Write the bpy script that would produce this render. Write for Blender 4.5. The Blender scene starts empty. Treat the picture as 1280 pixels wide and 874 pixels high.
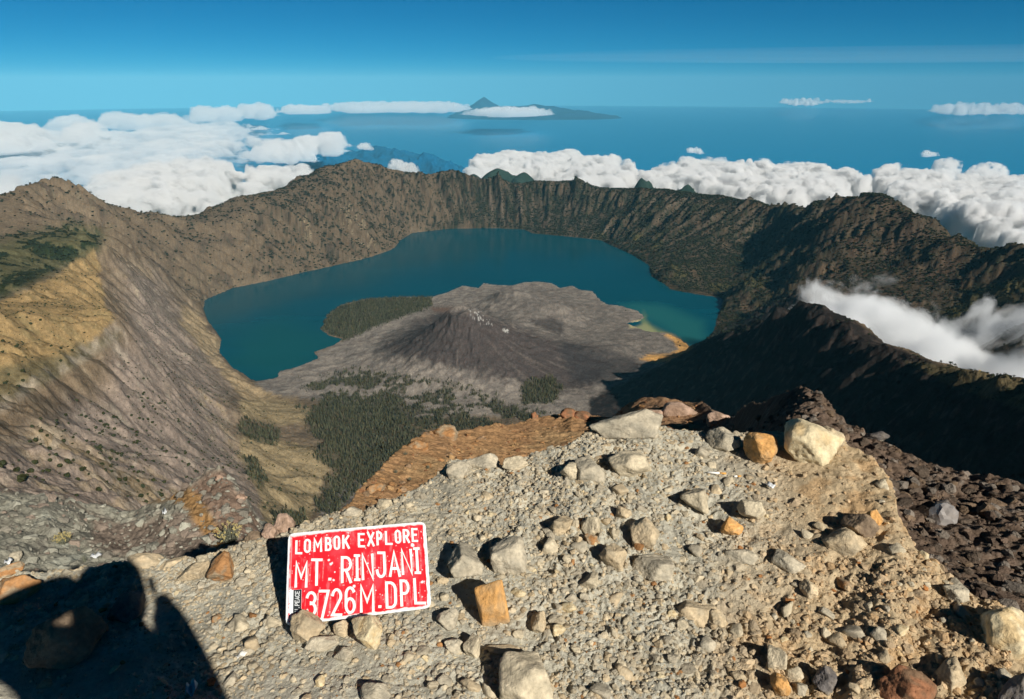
import bpy, math, random, time
import numpy as np
from math import radians as R
from mathutils import Vector, Matrix
T0 = time.time()
sc = bpy.context.scene
COL = sc.collection
rng = np.random.default_rng(7)
random.seed(7)

# ------------------------------------------------------------------ camera
PITCH = R(21.57)
cam_data = bpy.data.cameras.new('camera')
cam_data.sensor_width = 36.0
cam_data.lens = 36.0 * 849 / 1280
cam_data.clip_start = 0.05
cam_data.clip_end = 900000
cam = bpy.data.objects.new('camera', cam_data)
COL.objects.link(cam)
cam.location = (0, 0, 0)
cam.rotation_euler = (R(90) - PITCH, 0, 0)
sc.camera = cam

# ------------------------------------------------------------------ light
SUN_EL = R(34.0)
SHADOW_AZ = R(-34.8)               # direction shadows fall, from +Y towards -X
world = bpy.data.worlds.new('World'); sc.world = world; world.use_nodes = True
wt = world.node_tree; wt.nodes.clear()
w_out = wt.nodes.new('ShaderNodeOutputWorld'); w_bg = wt.nodes.new('ShaderNodeBackground')
w_sky = wt.nodes.new('ShaderNodeTexSky'); w_sky.sky_type = 'NISHITA'; w_sky.sun_disc = False
w_sky.sun_elevation = SUN_EL
sun_dir = Vector((-math.sin(SHADOW_AZ) * math.cos(SUN_EL), -math.cos(SHADOW_AZ) * math.cos(SUN_EL), math.sin(SUN_EL)))
w_sky.sun_rotation = math.atan2(sun_dir.x, sun_dir.y)
w_sky.altitude = 3700; w_sky.air_density = 1.0; w_sky.dust_density = 0.6; w_sky.ozone_density = 3.0
w_co = wt.nodes.new('ShaderNodeTexCoord'); w_add = wt.nodes.new('ShaderNodeVectorMath'); w_add.operation = 'ADD'
w_add.inputs[1].default_value = (0, 0, 0.036)      # the summit looks 1.8 degrees below the horizontal to the sea horizon
wt.links.new(w_co.outputs['Generated'], w_add.inputs[0]); wt.links.new(w_add.outputs[0], w_sky.inputs[0])
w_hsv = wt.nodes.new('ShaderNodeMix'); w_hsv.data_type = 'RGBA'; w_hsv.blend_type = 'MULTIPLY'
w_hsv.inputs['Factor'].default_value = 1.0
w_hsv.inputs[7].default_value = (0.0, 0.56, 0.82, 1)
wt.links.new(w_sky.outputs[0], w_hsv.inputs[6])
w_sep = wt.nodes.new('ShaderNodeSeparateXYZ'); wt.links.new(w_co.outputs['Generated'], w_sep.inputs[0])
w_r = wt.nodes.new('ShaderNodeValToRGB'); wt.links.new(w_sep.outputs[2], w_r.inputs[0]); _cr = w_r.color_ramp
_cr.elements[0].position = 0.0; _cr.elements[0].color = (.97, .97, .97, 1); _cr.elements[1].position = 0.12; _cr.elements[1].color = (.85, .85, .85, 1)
_e = _cr.elements.new(0.22); _e.color = (.55, .55, .55, 1); _e = _cr.elements.new(0.5); _e.color = (.30, .30, .30, 1)  # upper sky dimmed with elevation to lower ambient fill and deepen shadows
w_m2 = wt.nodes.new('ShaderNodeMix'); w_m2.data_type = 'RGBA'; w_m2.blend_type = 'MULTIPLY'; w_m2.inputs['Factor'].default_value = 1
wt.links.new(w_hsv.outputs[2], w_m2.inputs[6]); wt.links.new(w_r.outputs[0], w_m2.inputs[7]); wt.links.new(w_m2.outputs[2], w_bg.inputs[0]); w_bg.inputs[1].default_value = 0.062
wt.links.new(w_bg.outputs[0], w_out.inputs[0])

sun_data = bpy.data.lights.new('sun', 'SUN'); sun_data.energy = 5.0; sun_data.angle = R(0.5)
sun_data.color = (1.0, 0.945, 0.85)
sun = bpy.data.objects.new('sun', sun_data); COL.objects.link(sun)
sun.rotation_euler = sun_dir.to_track_quat('Z', 'Y').to_euler()

sc.view_settings.view_transform = 'Standard'; sc.view_settings.look = 'None'
sc.view_settings.exposure = 0.30; sc.view_settings.gamma = 1.0
sc.view_settings.use_curve_mapping = False
sc.render.engine = 'CYCLES'
cy = sc.cycles
cy.use_denoising = True; cy.denoiser = 'OPENIMAGEDENOISE'
cy.max_bounces = 8; cy.diffuse_bounces = 2; cy.glossy_bounces = 2; cy.transmission_bounces = 2
cy.transparent_max_bounces = 16; cy.volume_bounces = 5; cy.volume_step_rate = 1.0; cy.volume_max_steps = 300
cy.use_adaptive_sampling = True; cy.adaptive_threshold = 0.02

# ------------------------------------------------------------------ geometry of view rays (used to survey where things stand)
CP, SP = math.cos(PITCH), math.sin(PITCH)
REARTH = 2 * 7430e3
def ray(px, py):
    cx = (np.asarray(px, float) - 640) / 849; c_y = (437 - np.asarray(py, float)) / 849
    return cx, CP + c_y * SP, -SP + c_y * CP
def at_D(px, py, D):
    x, y, z = ray(px, py); s = D / np.hypot(x, y); return x * s, y * s, z * s
def at_z(px, py, zz):
    x, y, z = ray(px, py); s = zz / z; return x * s, y * s, zz + 0 * s
def at_s(px, py, s):
    x, y, z = ray(px, py); return Vector((float(x * s), float(y * s), float(z * s)))
def project(x, y, z):
    d = y * CP - z * SP; u = y * SP + z * CP
    d = np.maximum(d, 1e-3)
    return 640 + 849 * x / d, 437 - 849 * u / d

# ------------------------------------------------------------------ noise
_perm = np.random.default_rng(11).permutation(256).astype(np.int32); _perm = np.concatenate([_perm, _perm, _perm])
_g2 = np.array([(math.cos(a), math.sin(a)) for a in np.linspace(0, 2 * math.pi, 16, endpoint=False)], np.float32)
_g3 = np.random.default_rng(12).normal(size=(256, 3)); _g3 = (_g3 / np.linalg.norm(_g3, axis=1)[:, None]).astype(np.float32)
def _fade(t): return t * t * t * (t * (t * 6 - 15) + 10)
def perlin(x, y):
    x = np.asarray(x, float); y = np.asarray(y, float)
    xi = np.floor(x); yi = np.floor(y); xf = (x - xi).astype(np.float32); yf = (y - yi).astype(np.float32)
    xi = xi.astype(np.int64) & 255; yi = yi.astype(np.int64) & 255
    u, v = _fade(xf), _fade(yf)
    def g(ix, iy, fx, fy):
        h = _perm[_perm[ix] + iy] & 15
        return _g2[h, 0] * fx + _g2[h, 1] * fy
    a = g(xi, yi, xf, yf); b = g((xi + 1) & 255, yi, xf - 1, yf)
    c = g(xi, (yi + 1) & 255, xf, yf - 1); d = g((xi + 1) & 255, (yi + 1) & 255, xf - 1, yf - 1)
    return 1.5 * ((a + (b - a) * u) * (1 - v) + (c + (d - c) * u) * v)
def perlin3(p):
    i = np.floor(p); f = (p - i).astype(np.float32); i = i.astype(np.int64) & 255
    w = _fade(f); out = 0
    for dx in (0, 1):
        wx = w[:, 0] if dx else 1 - w[:, 0]
        for dy in (0, 1):
            wy = w[:, 1] if dy else 1 - w[:, 1]
            for dz in (0, 1):
                wz = w[:, 2] if dz else 1 - w[:, 2]
                h = _perm[_perm[_perm[(i[:, 0] + dx) & 255] + ((i[:, 1] + dy) & 255)] + ((i[:, 2] + dz) & 255)]
                gg = _g3[h]
                out = out + wx * wy * wz * (gg[:, 0] * (f[:, 0] - dx) + gg[:, 1] * (f[:, 1] - dy) + gg[:, 2] * (f[:, 2] - dz))
    return 1.5 * out
def fbm(x, y, o=5, gain=0.5, lac=2.03):
    s = 0; a = 1; n = 0
    for k in range(o):
        s = s + a * perlin(x + 17.3 * k, y - 9.7 * k); n += a; a *= gain; x = x * lac; y = y * lac
    return s / n
def ridged(x, y, o=5, gain=0.5, lac=2.07):
    s = 0; a = 1; n = 0
    for k in range(o):
        s = s + a * (1 - np.abs(perlin(x + 31.1 * k, y + 5.3 * k)) * 2); n += a; a *= gain; x = x * lac; y = y * lac
    return s / n
def fbm3(p, o=4, gain=0.5):
    s = 0; a = 1; n = 0
    for k in range(o):
        s = s + a * perlin3(p + 13.7 * k); n += a; a *= gain; p = p * 2.03
    return s / n
def sstep(a, b, x):
    t = np.clip((x - a) / (b - a), 0, 1); return t * t * (3 - 2 * t)
def mix(a, b, t): return a + (b - a) * t
def sdist(px, py, poly):
    """signed distance to a polygon, positive inside"""
    poly = np.asarray(poly, float); n = len(poly)
    d2 = np.full(px.shape, 1e30); inside = np.zeros(px.shape, bool)
    for i in range(n):
        ax, ay = poly[i]; bx, by = poly[(i + 1) % n]
        ex, ey = bx - ax, by - ay
        t = np.clip(((px - ax) * ex + (py - ay) * ey) / (ex * ex + ey * ey + 1e-12), 0, 1)
        d2 = np.minimum(d2, (px - ax - t * ex) ** 2 + (py - ay - t * ey) ** 2)
        if ay != by:
            c = ((ay > py) != (by > py)) & (px < (bx - ax) * (py - ay) / (by - ay) + ax)
            inside ^= c
    d = np.sqrt(d2); return np.where(inside, d, -d)

# ------------------------------------------------------------------ mesh helpers
def tag(o, label=None, cat=None, group=None, kind=None):
    if label: o['label'] = label
    if cat: o['category'] = cat
    if group: o['group'] = group
    if kind: o['kind'] = kind
    return o
def mesh_np(name, V, F, mat=None, col=None, smooth=True, parent=None, extra=None):
    V = np.ascontiguousarray(V, np.float32); F = np.asarray(F, np.int32)
    k = F.shape[1]
    me = bpy.data.meshes.new(name)
    me.vertices.add(len(V)); me.vertices.foreach_set('co', V.ravel())
    me.loops.add(F.size); me.loops.foreach_set('vertex_index', F.ravel())
    me.polygons.add(len(F)); me.polygons.foreach_set('loop_start', np.arange(0, F.size, k, dtype=np.int32))
    me.polygons.foreach_set('loop_total', np.full(len(F), k, np.int32))
    me.polygons.foreach_set('use_smooth', np.full(len(F), smooth))
    me.update(calc_edges=True); me.validate(verbose=False) if len(F) < 2000 else None
    if col is not None:
        at = me.color_attributes.new('Col', 'FLOAT_COLOR', 'POINT')
        c = np.ones((len(V), 4), np.float32); c[:, :3] = col; at.data.foreach_set('color', c.ravel())
    for nm, val in (extra or {}).items():
        at = me.attributes.new(nm, 'FLOAT', 'POINT'); at.data.foreach_set('value', np.ascontiguousarray(val, np.float32))
    if mat: me.materials.append(mat)
    o = bpy.data.objects.new(name, me); COL.objects.link(o)
    if parent: o.parent = parent
    return o
def grid_faces(n0, n1):
    i = np.arange(n0 - 1)[:, None] * n1 + np.arange(n1 - 1)[None, :]
    i = i.ravel(); return np.stack([i, i + 1, i + n1 + 1, i + n1], 1)
def obj_py(name, V, F, mat, parent=None, smooth=False):
    me = bpy.data.meshes.new(name); me.from_pydata([tuple(v) for v in V], [], [tuple(f) for f in F]); me.update()
    if smooth: me.polygons.foreach_set('use_smooth', [True] * len(me.polygons))
    me.materials.append(mat)
    o = bpy.data.objects.new(name, me); COL.objects.link(o)
    if parent: o.parent = parent
    return o
def empty(name, loc):
    o = bpy.data.objects.new(name, None); COL.objects.link(o); o.location = loc; o.empty_display_size = 0.1
    return o

# ------------------------------------------------------------------ materials
def new_mat(name):
    m = bpy.data.materials.new(name); m.use_nodes = True
    nt = m.node_tree; b = nt.nodes['Principled BSDF']; return m, nt, b
def surf_mat(name, rough=0.95, spec=0.15, col=None, attr=False, var=0.25, scales=((8.0, 1.0),), bump=0.3, bump_scales=((20, 1.0),), dist=0.01, tint=None):
    """base colour (attribute or constant) broken up by noise, plus noise bump; scales are per metre"""
    m, nt, b = new_mat(name); N = nt.nodes.new; L = nt.links.new
    b.inputs['Roughness'].default_value = rough; b.inputs['Specular IOR Level'].default_value = spec
    geo = N('ShaderNodeNewGeometry')
    if attr:
        a = N('ShaderNodeAttribute'); a.attribute_name = 'Col'; src = a.outputs['Color']
    else:
        c = N('ShaderNodeRGB'); c.outputs[0].default_value = (*col, 1); src = c.outputs[0]
    for i, (s, amt) in enumerate(scales):
        n = N('ShaderNodeTexNoise'); n.inputs['Scale'].default_value = s; n.inputs['Detail'].default_value = 6; n.inputs['Roughness'].default_value = 0.65
        L(geo.outputs['Position'], n.inputs['Vector'])
        r = N('ShaderNodeMapRange'); r.inputs['From Min'].default_value = 0.3; r.inputs['From Max'].default_value = 0.7
        r.inputs['To Min'].default_value = 1 - var * amt; r.inputs['To Max'].default_value = 1 + var * amt
        L(n.outputs[0], r.inputs['Value'])
        mx = N('ShaderNodeVectorMath'); mx.operation = 'SCALE'; L(src, mx.inputs[0]); L(r.outputs[0], mx.inputs['Scale']); src = mx.outputs[0]
    L(src, b.inputs['Base Color'])
    if bump > 0:
        h = None
        for s, amt in bump_scales:
            n = N('ShaderNodeTexNoise'); n.inputs['Scale'].default_value = s; n.inputs['Detail'].default_value = 5; n.inputs['Roughness'].default_value = 0.7
            L(geo.outputs['Position'], n.inputs['Vector'])
            mm = N('ShaderNodeMath'); mm.operation = 'MULTIPLY_ADD'; mm.inputs[1].default_value = amt
            L(n.outputs[0], mm.inputs[0])
            if h is None: mm.inputs[2].default_value = 0
            else: L(h, mm.inputs[2])
            h = mm.outputs[0]
        bp = N('ShaderNodeBump'); bp.inputs['Strength'].default_value = bump; bp.inputs['Distance'].default_value = dist
        L(h, bp.inputs['Height']); L(bp.outputs[0], b.inputs['Normal'])
    return m

M_far = surf_mat('volcanic_slopes', attr=True, rough=1.0, spec=0.0, var=0.24, scales=((0.02, .7), (0.10, 1.0), (0.40, 0.8)), bump=0.55, bump_scales=((0.02, 1.0), (0.09, 0.5)), dist=16)
M_near = surf_mat('summit_gravel_ground', attr=True, rough=1.0, spec=0.05, var=0.18, scales=((9, 1.0), (60, 1.0)), bump=0.9, bump_scales=((55, 1.0), (190, 0.45)), dist=0.014)
M_rock = surf_mat('rock', attr=True, rough=0.95, spec=0.12, var=0.22, scales=((14, 1.0), (70, 0.8)), bump=0.6, bump_scales=((30, 1.0), (120, 0.5)), dist=0.012)

# ================================================================== FAR TERRAIN
LAKE = -1716.0; SEA = -3724.0
ctrl = []
def C(px, py, D=None, z=None):
    p = at_D(px, py, D) if D is not None else at_z(px, py, z)
    ctrl.append(tuple(float(v) for v in p)); return ctrl[-1]
sky_line = [(-90,262,6000),(-40,250,6000),(0,243,6200),(20,232,6300),(52,223,6500),(75,235,6600),(100,240,6700),(130,255,6800),(160,268,6900),(190,264,7000),(215,270,7200),
 (250,268,7600),(262,258,7600),(300,245,7800),(345,238,8000),(375,220,8400),(410,208,8700),(445,198,8900),(480,210,8900),(520,216,8900),(545,218,9000),(567,214,9000),(585,222,9000),
 (600,225,9000),(622,219,9000),(650,232,9100),(672,228,9100),(690,229,9100),(720,225,9100),(740,234,9050),(770,237,8950),(800,235,8850),(830,236,8700),(860,240,8450),
 (900,243,8100),(940,250,7750),(980,255,7400),(1020,253,7050),(1045,248,6800),(1075,241,6550),(1110,242,6450),(1130,252,6300),(1160,270,6000),(1200,295,5650),
 (1235,312,5400),(1260,305,5300),(1290,303,5200),(1350,315,5000)]
rim_xyz = []
for px, py, D in sky_line:
    p = C(px, py, D); rim_xyz.append(p)
    for k, dz in ((1.1, 260), (1.25, 620), (1.5, 1100)):
        ctrl.append((p[0] * k, p[1] * k, p[2] - dz))
lake_px = [(320,478),(290,462),(272,440),(275,425),(262,410),(252,390),(255,375),(290,360),(340,350),(380,340),(420,332),(460,322),(490,312),(500,300),(515,291),
 (560,286),(620,285),(655,287),(665,292),(700,295),(750,300),(790,318),(812,332),(815,345),(830,355),(838,362),(870,368),(905,373),(903,385),(895,400),(892,415),
 (875,436),(858,442),(862,434),(850,424),(832,416),(808,414),(793,408),(782,404),(798,402),(806,397),(798,389),(775,382),(760,381),(750,375),(741,364),(724,362),(716,357),(700,360),(690,354),(672,352),(655,353),
 (640,357),(620,356),(604,354),(598,360),(578,357),(560,365),(540,371),(500,371),(455,374),(425,381),(408,395),(400,412),(412,420),(428,424),(418,431),(392,440),(398,448),(378,456),(350,464),(345,472)]
lake_xy = [tuple(float(v) for v in at_z(px, py, LAKE)[:2]) for px, py in lake_px]
for i, (px, py) in enumerate(lake_px): C(px, py, z=LAKE)
for px, py in ((560,300),(660,310),(740,320),(620,335),(480,350),(400,360),(340,375),(300,395),(320,430),(360,430),(340,455),(770,350),(820,380),(860,400)):
    p = at_z(px, py, LAKE); ctrl.append((float(p[0]), float(p[1]), LAKE - 60))
# left ridge crest and outer golden slope
for a in [(100,287,4900),(130,302,4500),(118,340,3700),(135,385,2950),(150,402,2700),(110,440,2200),(60,465,1900),(0,505,1500),(-90,545,1150),
 (40,300,5000),(0,300,5200),(-60,300,5200),(60,320,4300),(0,360,3600),(-80,340,3600),(90,350,3500),(50,420,2600),(0,420,2400),(90,410,2700),(-80,430,2200),(0,470,1850),(-80,490,1500),(60,380,3050),
 # inner slope down to the lake
 (200,330,5500),(170,350,4400),(160,300,5600),(220,400,4700),(250,460,4100),(200,450,3500),(150,480,2500),(100,520,1800),(250,520,2800),(300,500,3500),(300,560,2600),(200,560,1700),
 (100,580,1150),(200,620,1150),(0,580,900),(-90,620,700),(320,640,1900),(280,600,1900),(260,300,6700),(320,290,6950),(380,270,7450),(440,250,7900),
 # grassy knolls
 (340,525,3150),(385,514,3350),(330,570,2700),(400,562,2800),(370,600,2450),(390,645,2150),(360,545,3000),(411,600,2600),(320,548,2850),
 # right wall
 (840,330,6400),(870,300,7200),(760,270,8500),(890,280,7500),(700,260,8850),(600,260,8800),(935,350,5650),(940,335,6600),(960,310,7300),(910,365,6000),(1000,372,5000),(985,400,4800),
 (930,392,5300),(1100,330,5600),(1200,350,5200),(1280,350,4800),(1280,400,4200),(1200,440,4200),(1100,400,4600),(1340,440,3800),
 # dark ridge
 (800,473,3700),(830,458,4000),(868,438,4200),(900,415,4000),(935,395,3600),(970,376,3200),(1000,374,3000),(1028,377,2920),(1060,400,2700),(1110,430,2430),(1150,450,2270),(1200,462,2090),(1250,470,1980),(1290,476,1900),(1360,490,1780)]:
    C(*a)
for y, cx_, cz_ in ((2950, 1290, -960), (2700, 1200, -880), (2400, 1215, -800), (2100, 1225, -735), (1800, 1235, -690), (1500, 1240, -655), (1150, 1240, -640), (800, 1200, -620)):
    for dx, dz in ((-95, -175), (-290, -430), (-520, -720), (-740, -950)):
        if cx_ + dx > 0: ctrl.append((cx_ + dx, y, max(cz_ + dz, -1600)))
    ctrl.append((cx_ + 260, y, cz_ - 215)); ctrl.append((cx_ + 620, y + 150, cz_ - 560))
for t_, zz_ in ((.15, -960), (.36, -1120), (.65, -1275), (.85, -1370)):
    bx_, by_ = 2923 - 897 * t_, 5861 - 1290 * t_; ctrl.append((bx_, by_, zz_))
    ctrl.append((bx_ - .82 * 330, by_ + .57 * 330, zz_ - 330)); ctrl.append((bx_ - .82 * 680, by_ + .57 * 680, max(zz_ - 560, -1705)))
# caldera floor
for px, py, z in ((450,560,-1640),(500,530,-1650),(440,620,-1610),(540,560,-1620),(600,520,-1655),(700,500,-1665),(430,480,-1690),(480,440,-1695),(420,530,-1640),(640,480,-1670),(760,480,-1690),(740,440,-1690),
 (800,430,-1700),(680,380,-1695),(620,370,-1700),(560,420,-1690),(460,390,-1705),(520,384,-1700),(380,475,-1702),(560,600,-1570),(700,560,-1560),(420,660,-1500),(760,505,-1640),(370,500,-1680),(800,455,-1690),(650,430,-1680)):
    C(px, py, z=z)
for az in (-60, -45, -30, -15, 0, 15, 30, 45, 60):
    for r, k in ((60, 0.62), (200, 0.68), (480, 0.66)):
        a = R(az); ctrl.append((r * math.sin(a), r * math.cos(a), -r * k - 30))
ctrl = np.array(ctrl)
P = ctrl[:, :2] / 1000.0
def _rbf_fit():
    n = len(P); K = np.hypot(P[:, None, 0] - P[None, :, 0], P[:, None, 1] - P[None, :, 1])
    K += np.eye(n) * (-0.01)
    A = np.zeros((n + 3, n + 3)); A[:n, :n] = K; A[:n, n] = 1; A[:n, n + 1:] = P; A[n, :n] = 1; A[n + 1:, :n] = P.T
    return np.linalg.solve(A, np.concatenate([ctrl[:, 2], [0, 0, 0]]))
_w = _rbf_fit()
GX0, GX1, GY0, GY1, GS = -5600.0, 5600.0, 0.0, 12200.0, 16.0
gx = np.arange(GX0, GX1, GS); gy = np.arange(GY0, GY1, GS)
H = np.zeros((len(gy), len(gx)))
for j0 in range(0, len(gy), 24):
    yy, xx = np.meshgrid(gy[j0:j0 + 24] / 1000, gx / 1000, indexing='ij')
    q = np.stack([xx.ravel(), yy.ravel()], 1).astype(np.float32)
    K = np.hypot(q[:, None, 0] - P[None, :, 0].astype(np.float32), q[:, None, 1] - P[None, :, 1].astype(np.float32))
    v = K @ _w[:len(P)].astype(np.float32) + _w[len(P)] + q @ _w[len(P) + 1:].astype(np.float32)
    H[j0:j0 + 24] = v.reshape(xx.shape)
GXX, GYY = np.meshgrid(gx, gy)
sl = np.hypot(*np.gradient(H, GS))
lakeD = sdist(GXX, GYY, lake_xy)
steep = sstep(0.2, 0.55, sl)
# rocky relief before erosion
H += steep * (ridged(GXX / 900, GYY / 900, 5) - 0.45) * 75 + steep * sstep(-200, -900, GXX) * sstep(4800, 3800, GYY) * ((ridged(GXX / 420 + 3, GYY / 330, 3) - 0.5) * 60 + (ridged(GXX / 170 + 3, GYY / 150, 3) - 0.5) * 24) + (fbm(GXX / 220, GYY / 220, 4)) * (6 + 22 * steep)
H0soft = sstep(-200, -900, GXX) * sstep(4600, 3600, GYY)
LCX, LCY = 150.0, 6300.0
phi = np.arctan2(GXX - LCX, GYY - LCY); wallz = steep * (lakeD < -20) * np.clip(sstep(5000, 6000, np.hypot(GXX, GYY)) + sstep(1400, 2000, GXX) * sstep(3300, 4200, GYY), 0, 1)
ss_ = phi * 3600 + 60 * fbm(GXX / 300, GYY / 300, 3); tt_ = np.hypot(GXX - LCX, GYY - LCY)
H += wallz * ((ridged(ss_ / 420, tt_ / 2600, 3) - 0.55) * 150 + (ridged(ss_ / 150, tt_ / 1300, 3) - 0.5) * 85)
# the young cone
CX, CY, CZ = at_D(575, 387, 4150)
cr = np.hypot(GXX - CX, GYY - CY); ca = np.arctan2(GYY - CY, GXX - CX)
crn = cr * (1 + 0.10 * fbm(np.cos(ca) * 1.5 + 3, np.sin(ca) * 1.5, 3)) * (1 - 0.16 * np.cos(ca - 0.0))
cone = CZ + 14 - 385 * (1 - np.exp(-np.maximum(crn - 70, 0) / 470)) * 1.16
cone -= np.clip(95 - cr, 0, 95) * 0.9 * (0.6 + 0.4 * np.sin(ca * 2))
cone += 8 * (ridged(ca * 3.2, cr / 900, 3) - 0.5) * sstep(60, 300, cr)
H = np.maximum(H, cone) + 8 * np.exp(-((H - cone) / 30) ** 2)
for (px, py, z, rad, hh) in ((668,400,-1690,330,95),(705,398,-1690,160,70),(640,384,-1690,260,120),(760,440,-1690,260,34),(640,372,-1700,330,30)):
    bx, by, _ = at_z(px, py, z); H += hh * np.exp(-(((GXX - bx) ** 2 + (GYY - by) ** 2) / rad ** 2) * 1.4)
floor_m = sstep(0.25, 0.08, sl) * (H < -1560) * (lakeD < 0)
H += floor_m * (ridged(GXX / 260, GYY / 260, 4) - 0.5) * 18

def erode(H, iters, n, steps, seed, K=1.2, er=0.35, dep=0.25, cap_min=0.02):
    r = np.random.default_rng(seed); h = H / GS; ny, nx = h.shape
    h = h.ravel().copy()
    for it in range(iters):
        x = r.uniform(1, nx - 3, n); y = r.uniform(1, ny - 3, n)
        dx = np.zeros(n); dy = np.zeros(n); vel = np.ones(n); wat = np.ones(n); sed = np.zeros(n)
        acc = np.zeros(ny * nx)
        for s in range(steps):
            xi = x.astype(np.int64); yi = y.astype(np.int64); u = x - xi; v = y - yi; i = yi * nx + xi
            a, b, c, d = h[i], h[i + 1], h[i + nx], h[i + nx + 1]
            gx_ = (b - a) * (1 - v) + (d - c) * v; gy_ = (c - a) * (1 - u) + (d - b) * u
            h0 = a * (1 - u) * (1 - v) + b * u * (1 - v) + c * (1 - u) * v + d * u * v
            dx = dx * 0.25 - gx_ * 0.75; dy = dy * 0.25 - gy_ * 0.75
            l = np.hypot(dx, dy) + 1e-9; dx /= l; dy /= l
            x2 = np.clip(x + dx, 1, nx - 3); y2 = np.clip(y + dy, 1, ny - 3)
            xj = x2.astype(np.int64); yj = y2.astype(np.int64); uu = x2 - xj; vv = y2 - yj; j = yj * nx + xj
            h1 = h[j] * (1 - uu) * (1 - vv) + h[j + 1] * uu * (1 - vv) + h[j + nx] * (1 - uu) * vv + h[j + nx + 1] * uu * vv
            dh = h1 - h0
            cap = np.maximum(-dh, cap_min) * vel * wat * K
            up = dh > 0
            de = np.where(up, np.minimum(dh, sed), np.where(sed > cap, (sed - cap) * dep, -np.minimum((cap - sed) * er, np.maximum(-dh, 0))))
            sed = sed - de
            for off, wgt in ((0, (1 - u) * (1 - v)), (1, u * (1 - v)), (nx, (1 - u) * v), (nx + 1, u * v)):
                h += np.bincount(i + off, weights=de * wgt, minlength=h.size)
            vel = np.sqrt(np.maximum(vel * vel * 0.9 - dh * 0.6, 0.05)); wat *= 0.975
            x, y = x2, y2
    return h.reshape(ny, nx) * GS
H0 = H.copy()
H = erode(H, 9, 30000, 46, 3)
H = H0 + np.clip(H - H0, -90, 45) * (1 - 0.6 * H0soft)
lk = np.where(lakeD > 0, np.minimum(H, LAKE - 3 - np.minimum(lakeD * 0.12, 60)), np.maximum(H, LAKE + 1.5 + np.minimum(-lakeD * 0.035, 14)))
H = np.where(GYY > 11000, H, lk)
print('far grid', H.shape, 'controls', len(ctrl), round(time.time() - T0, 1))
def sampleH(x, y):
    fx = np.clip((x - GX0) / GS, 0, len(gx) - 1.001); fy = np.clip((y - GY0) / GS, 0, len(gy) - 1.001)
    i = fx.astype(np.int64); j = fy.astype(np.int64); u = fx - i; v = fy - j
    return H[j, i] * (1 - u) * (1 - v) + H[j, i + 1] * u * (1 - v) + H[j + 1, i] * (1 - u) * v + H[j + 1, i + 1] * u * v
_ra = sorted((math.atan2(p[0], p[1]), math.hypot(p[0], p[1]), p[2]) for p in rim_xyz)
RIMA, RIMR, RIMZ = [np.array([q[k] for q in _ra]) for k in range(3)]
def farH(x, y):
    x = np.asarray(x, float); y = np.asarray(y, float)
    r = np.hypot(x, y); h = sampleH(x, y)
    fx = np.clip((x - GX0) / GS, 1, len(gx) - 2.001).astype(np.int64); fy = np.clip((y - GY0) / GS, 1, len(gy) - 2.001).astype(np.int64)
    s = np.hypot(H[fy, fx + 1] - H[fy, fx - 1], H[fy + 1, fx] - H[fy - 1, fx]) / (2 * GS)
    k = sstep(0.15, 0.7, s)
    wet = h < LAKE
    soft = sstep(-200, -900, x) * sstep(4600, 3600, y)          # the left flank is smoother scree
    wx = x + 40 * perlin(x / 150, y / 150); wy = y + 40 * perlin(x / 150 + 9, y / 150)
    d = (ridged(wx / 120, wy / 95, 4) - 0.5) * (2.5 + (18 - 14 * soft) * k) + fbm(x / 24, y / 24, 3) * (0.8 + 3.2 * k)
    d += (ridged(wx / 26, wy / 22, 3) - 0.5) * (3.0 - 1.2 * soft) * k
    d += np.where(r < 4500, fbm(x / 9, y / 9, 3) * 2.0 * soft + (0.5 - np.abs(perlin(x / 15, y / 15))) * 2.2 * soft, 0)
    d = d * sstep(60, 900, r)
    h = np.where(wet, h, np.maximum(h + d, LAKE + 1.0))
    a_ = np.arctan2(x, y); ex = r - np.interp(a_, RIMA, RIMR)
    lim = np.interp(a_, RIMA, RIMZ) - np.maximum(ex, 0) * 0.50 + 40 + 60 * fbm(x / 500, y / 500, 4)
    h = np.where(ex > 0, np.minimum(h, np.maximum(lim, -3700)), h)
    return h, s
# polar sheet, finer near, out to the coast
naz, nr = 1450, 1600
az = np.linspace(R(-46), R(46), naz); rr = 110 * (12600 / 110) ** np.linspace(0, 1, nr)
AZ, RR = np.meshgrid(az, rr)
FX = RR * np.sin(AZ); FY = RR * np.cos(AZ)
FH, FS = farH(FX.ravel(), FY.ravel())
FH = FH.reshape(FX.shape); FS = FS.reshape(FX.shape)
gz1, gz0 = np.gradient(FH)
PX, PY = project(FX, FY, FH)

# ---- albedo of the far ground
def c3(*a): return np.array(a, np.float32)
n1 = fbm(FX / 700, FY / 700, 4); n2 = fbm(FX / 160, FY / 160, 4); n3 = fbm(FX / 38, FY / 38, 3); n4 = fbm(FX / 12, FY / 12, 2)
rid = ridged(FX / 130 + n2, FY / 130, 4)
def layer(col, c, m):
    m = np.clip(m, 0, 1)[..., None].astype(np.float32)
    return col * (1 - m) + np.asarray(c, np.float32) * m
fc = np.ones(FX.shape + (3,), np.float32) * c3(0.155, 0.115, 0.075)
fc = layer(fc, (0.105, 0.078, 0.055), sstep(-0.1, 0.5, n2))
fc = layer(fc, (0.21, 0.165, 0.11), sstep(0.15, 0.6, n3 + 0.4 * n1) * 0.7)
def reg(poly, soft=10, wob=10):
    return sstep(-soft, soft, sdist(PX + wob * n2 * 2, PY + wob * n3 * 1.2, poly))
deep = sstep(5200, 6800, RR)
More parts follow.
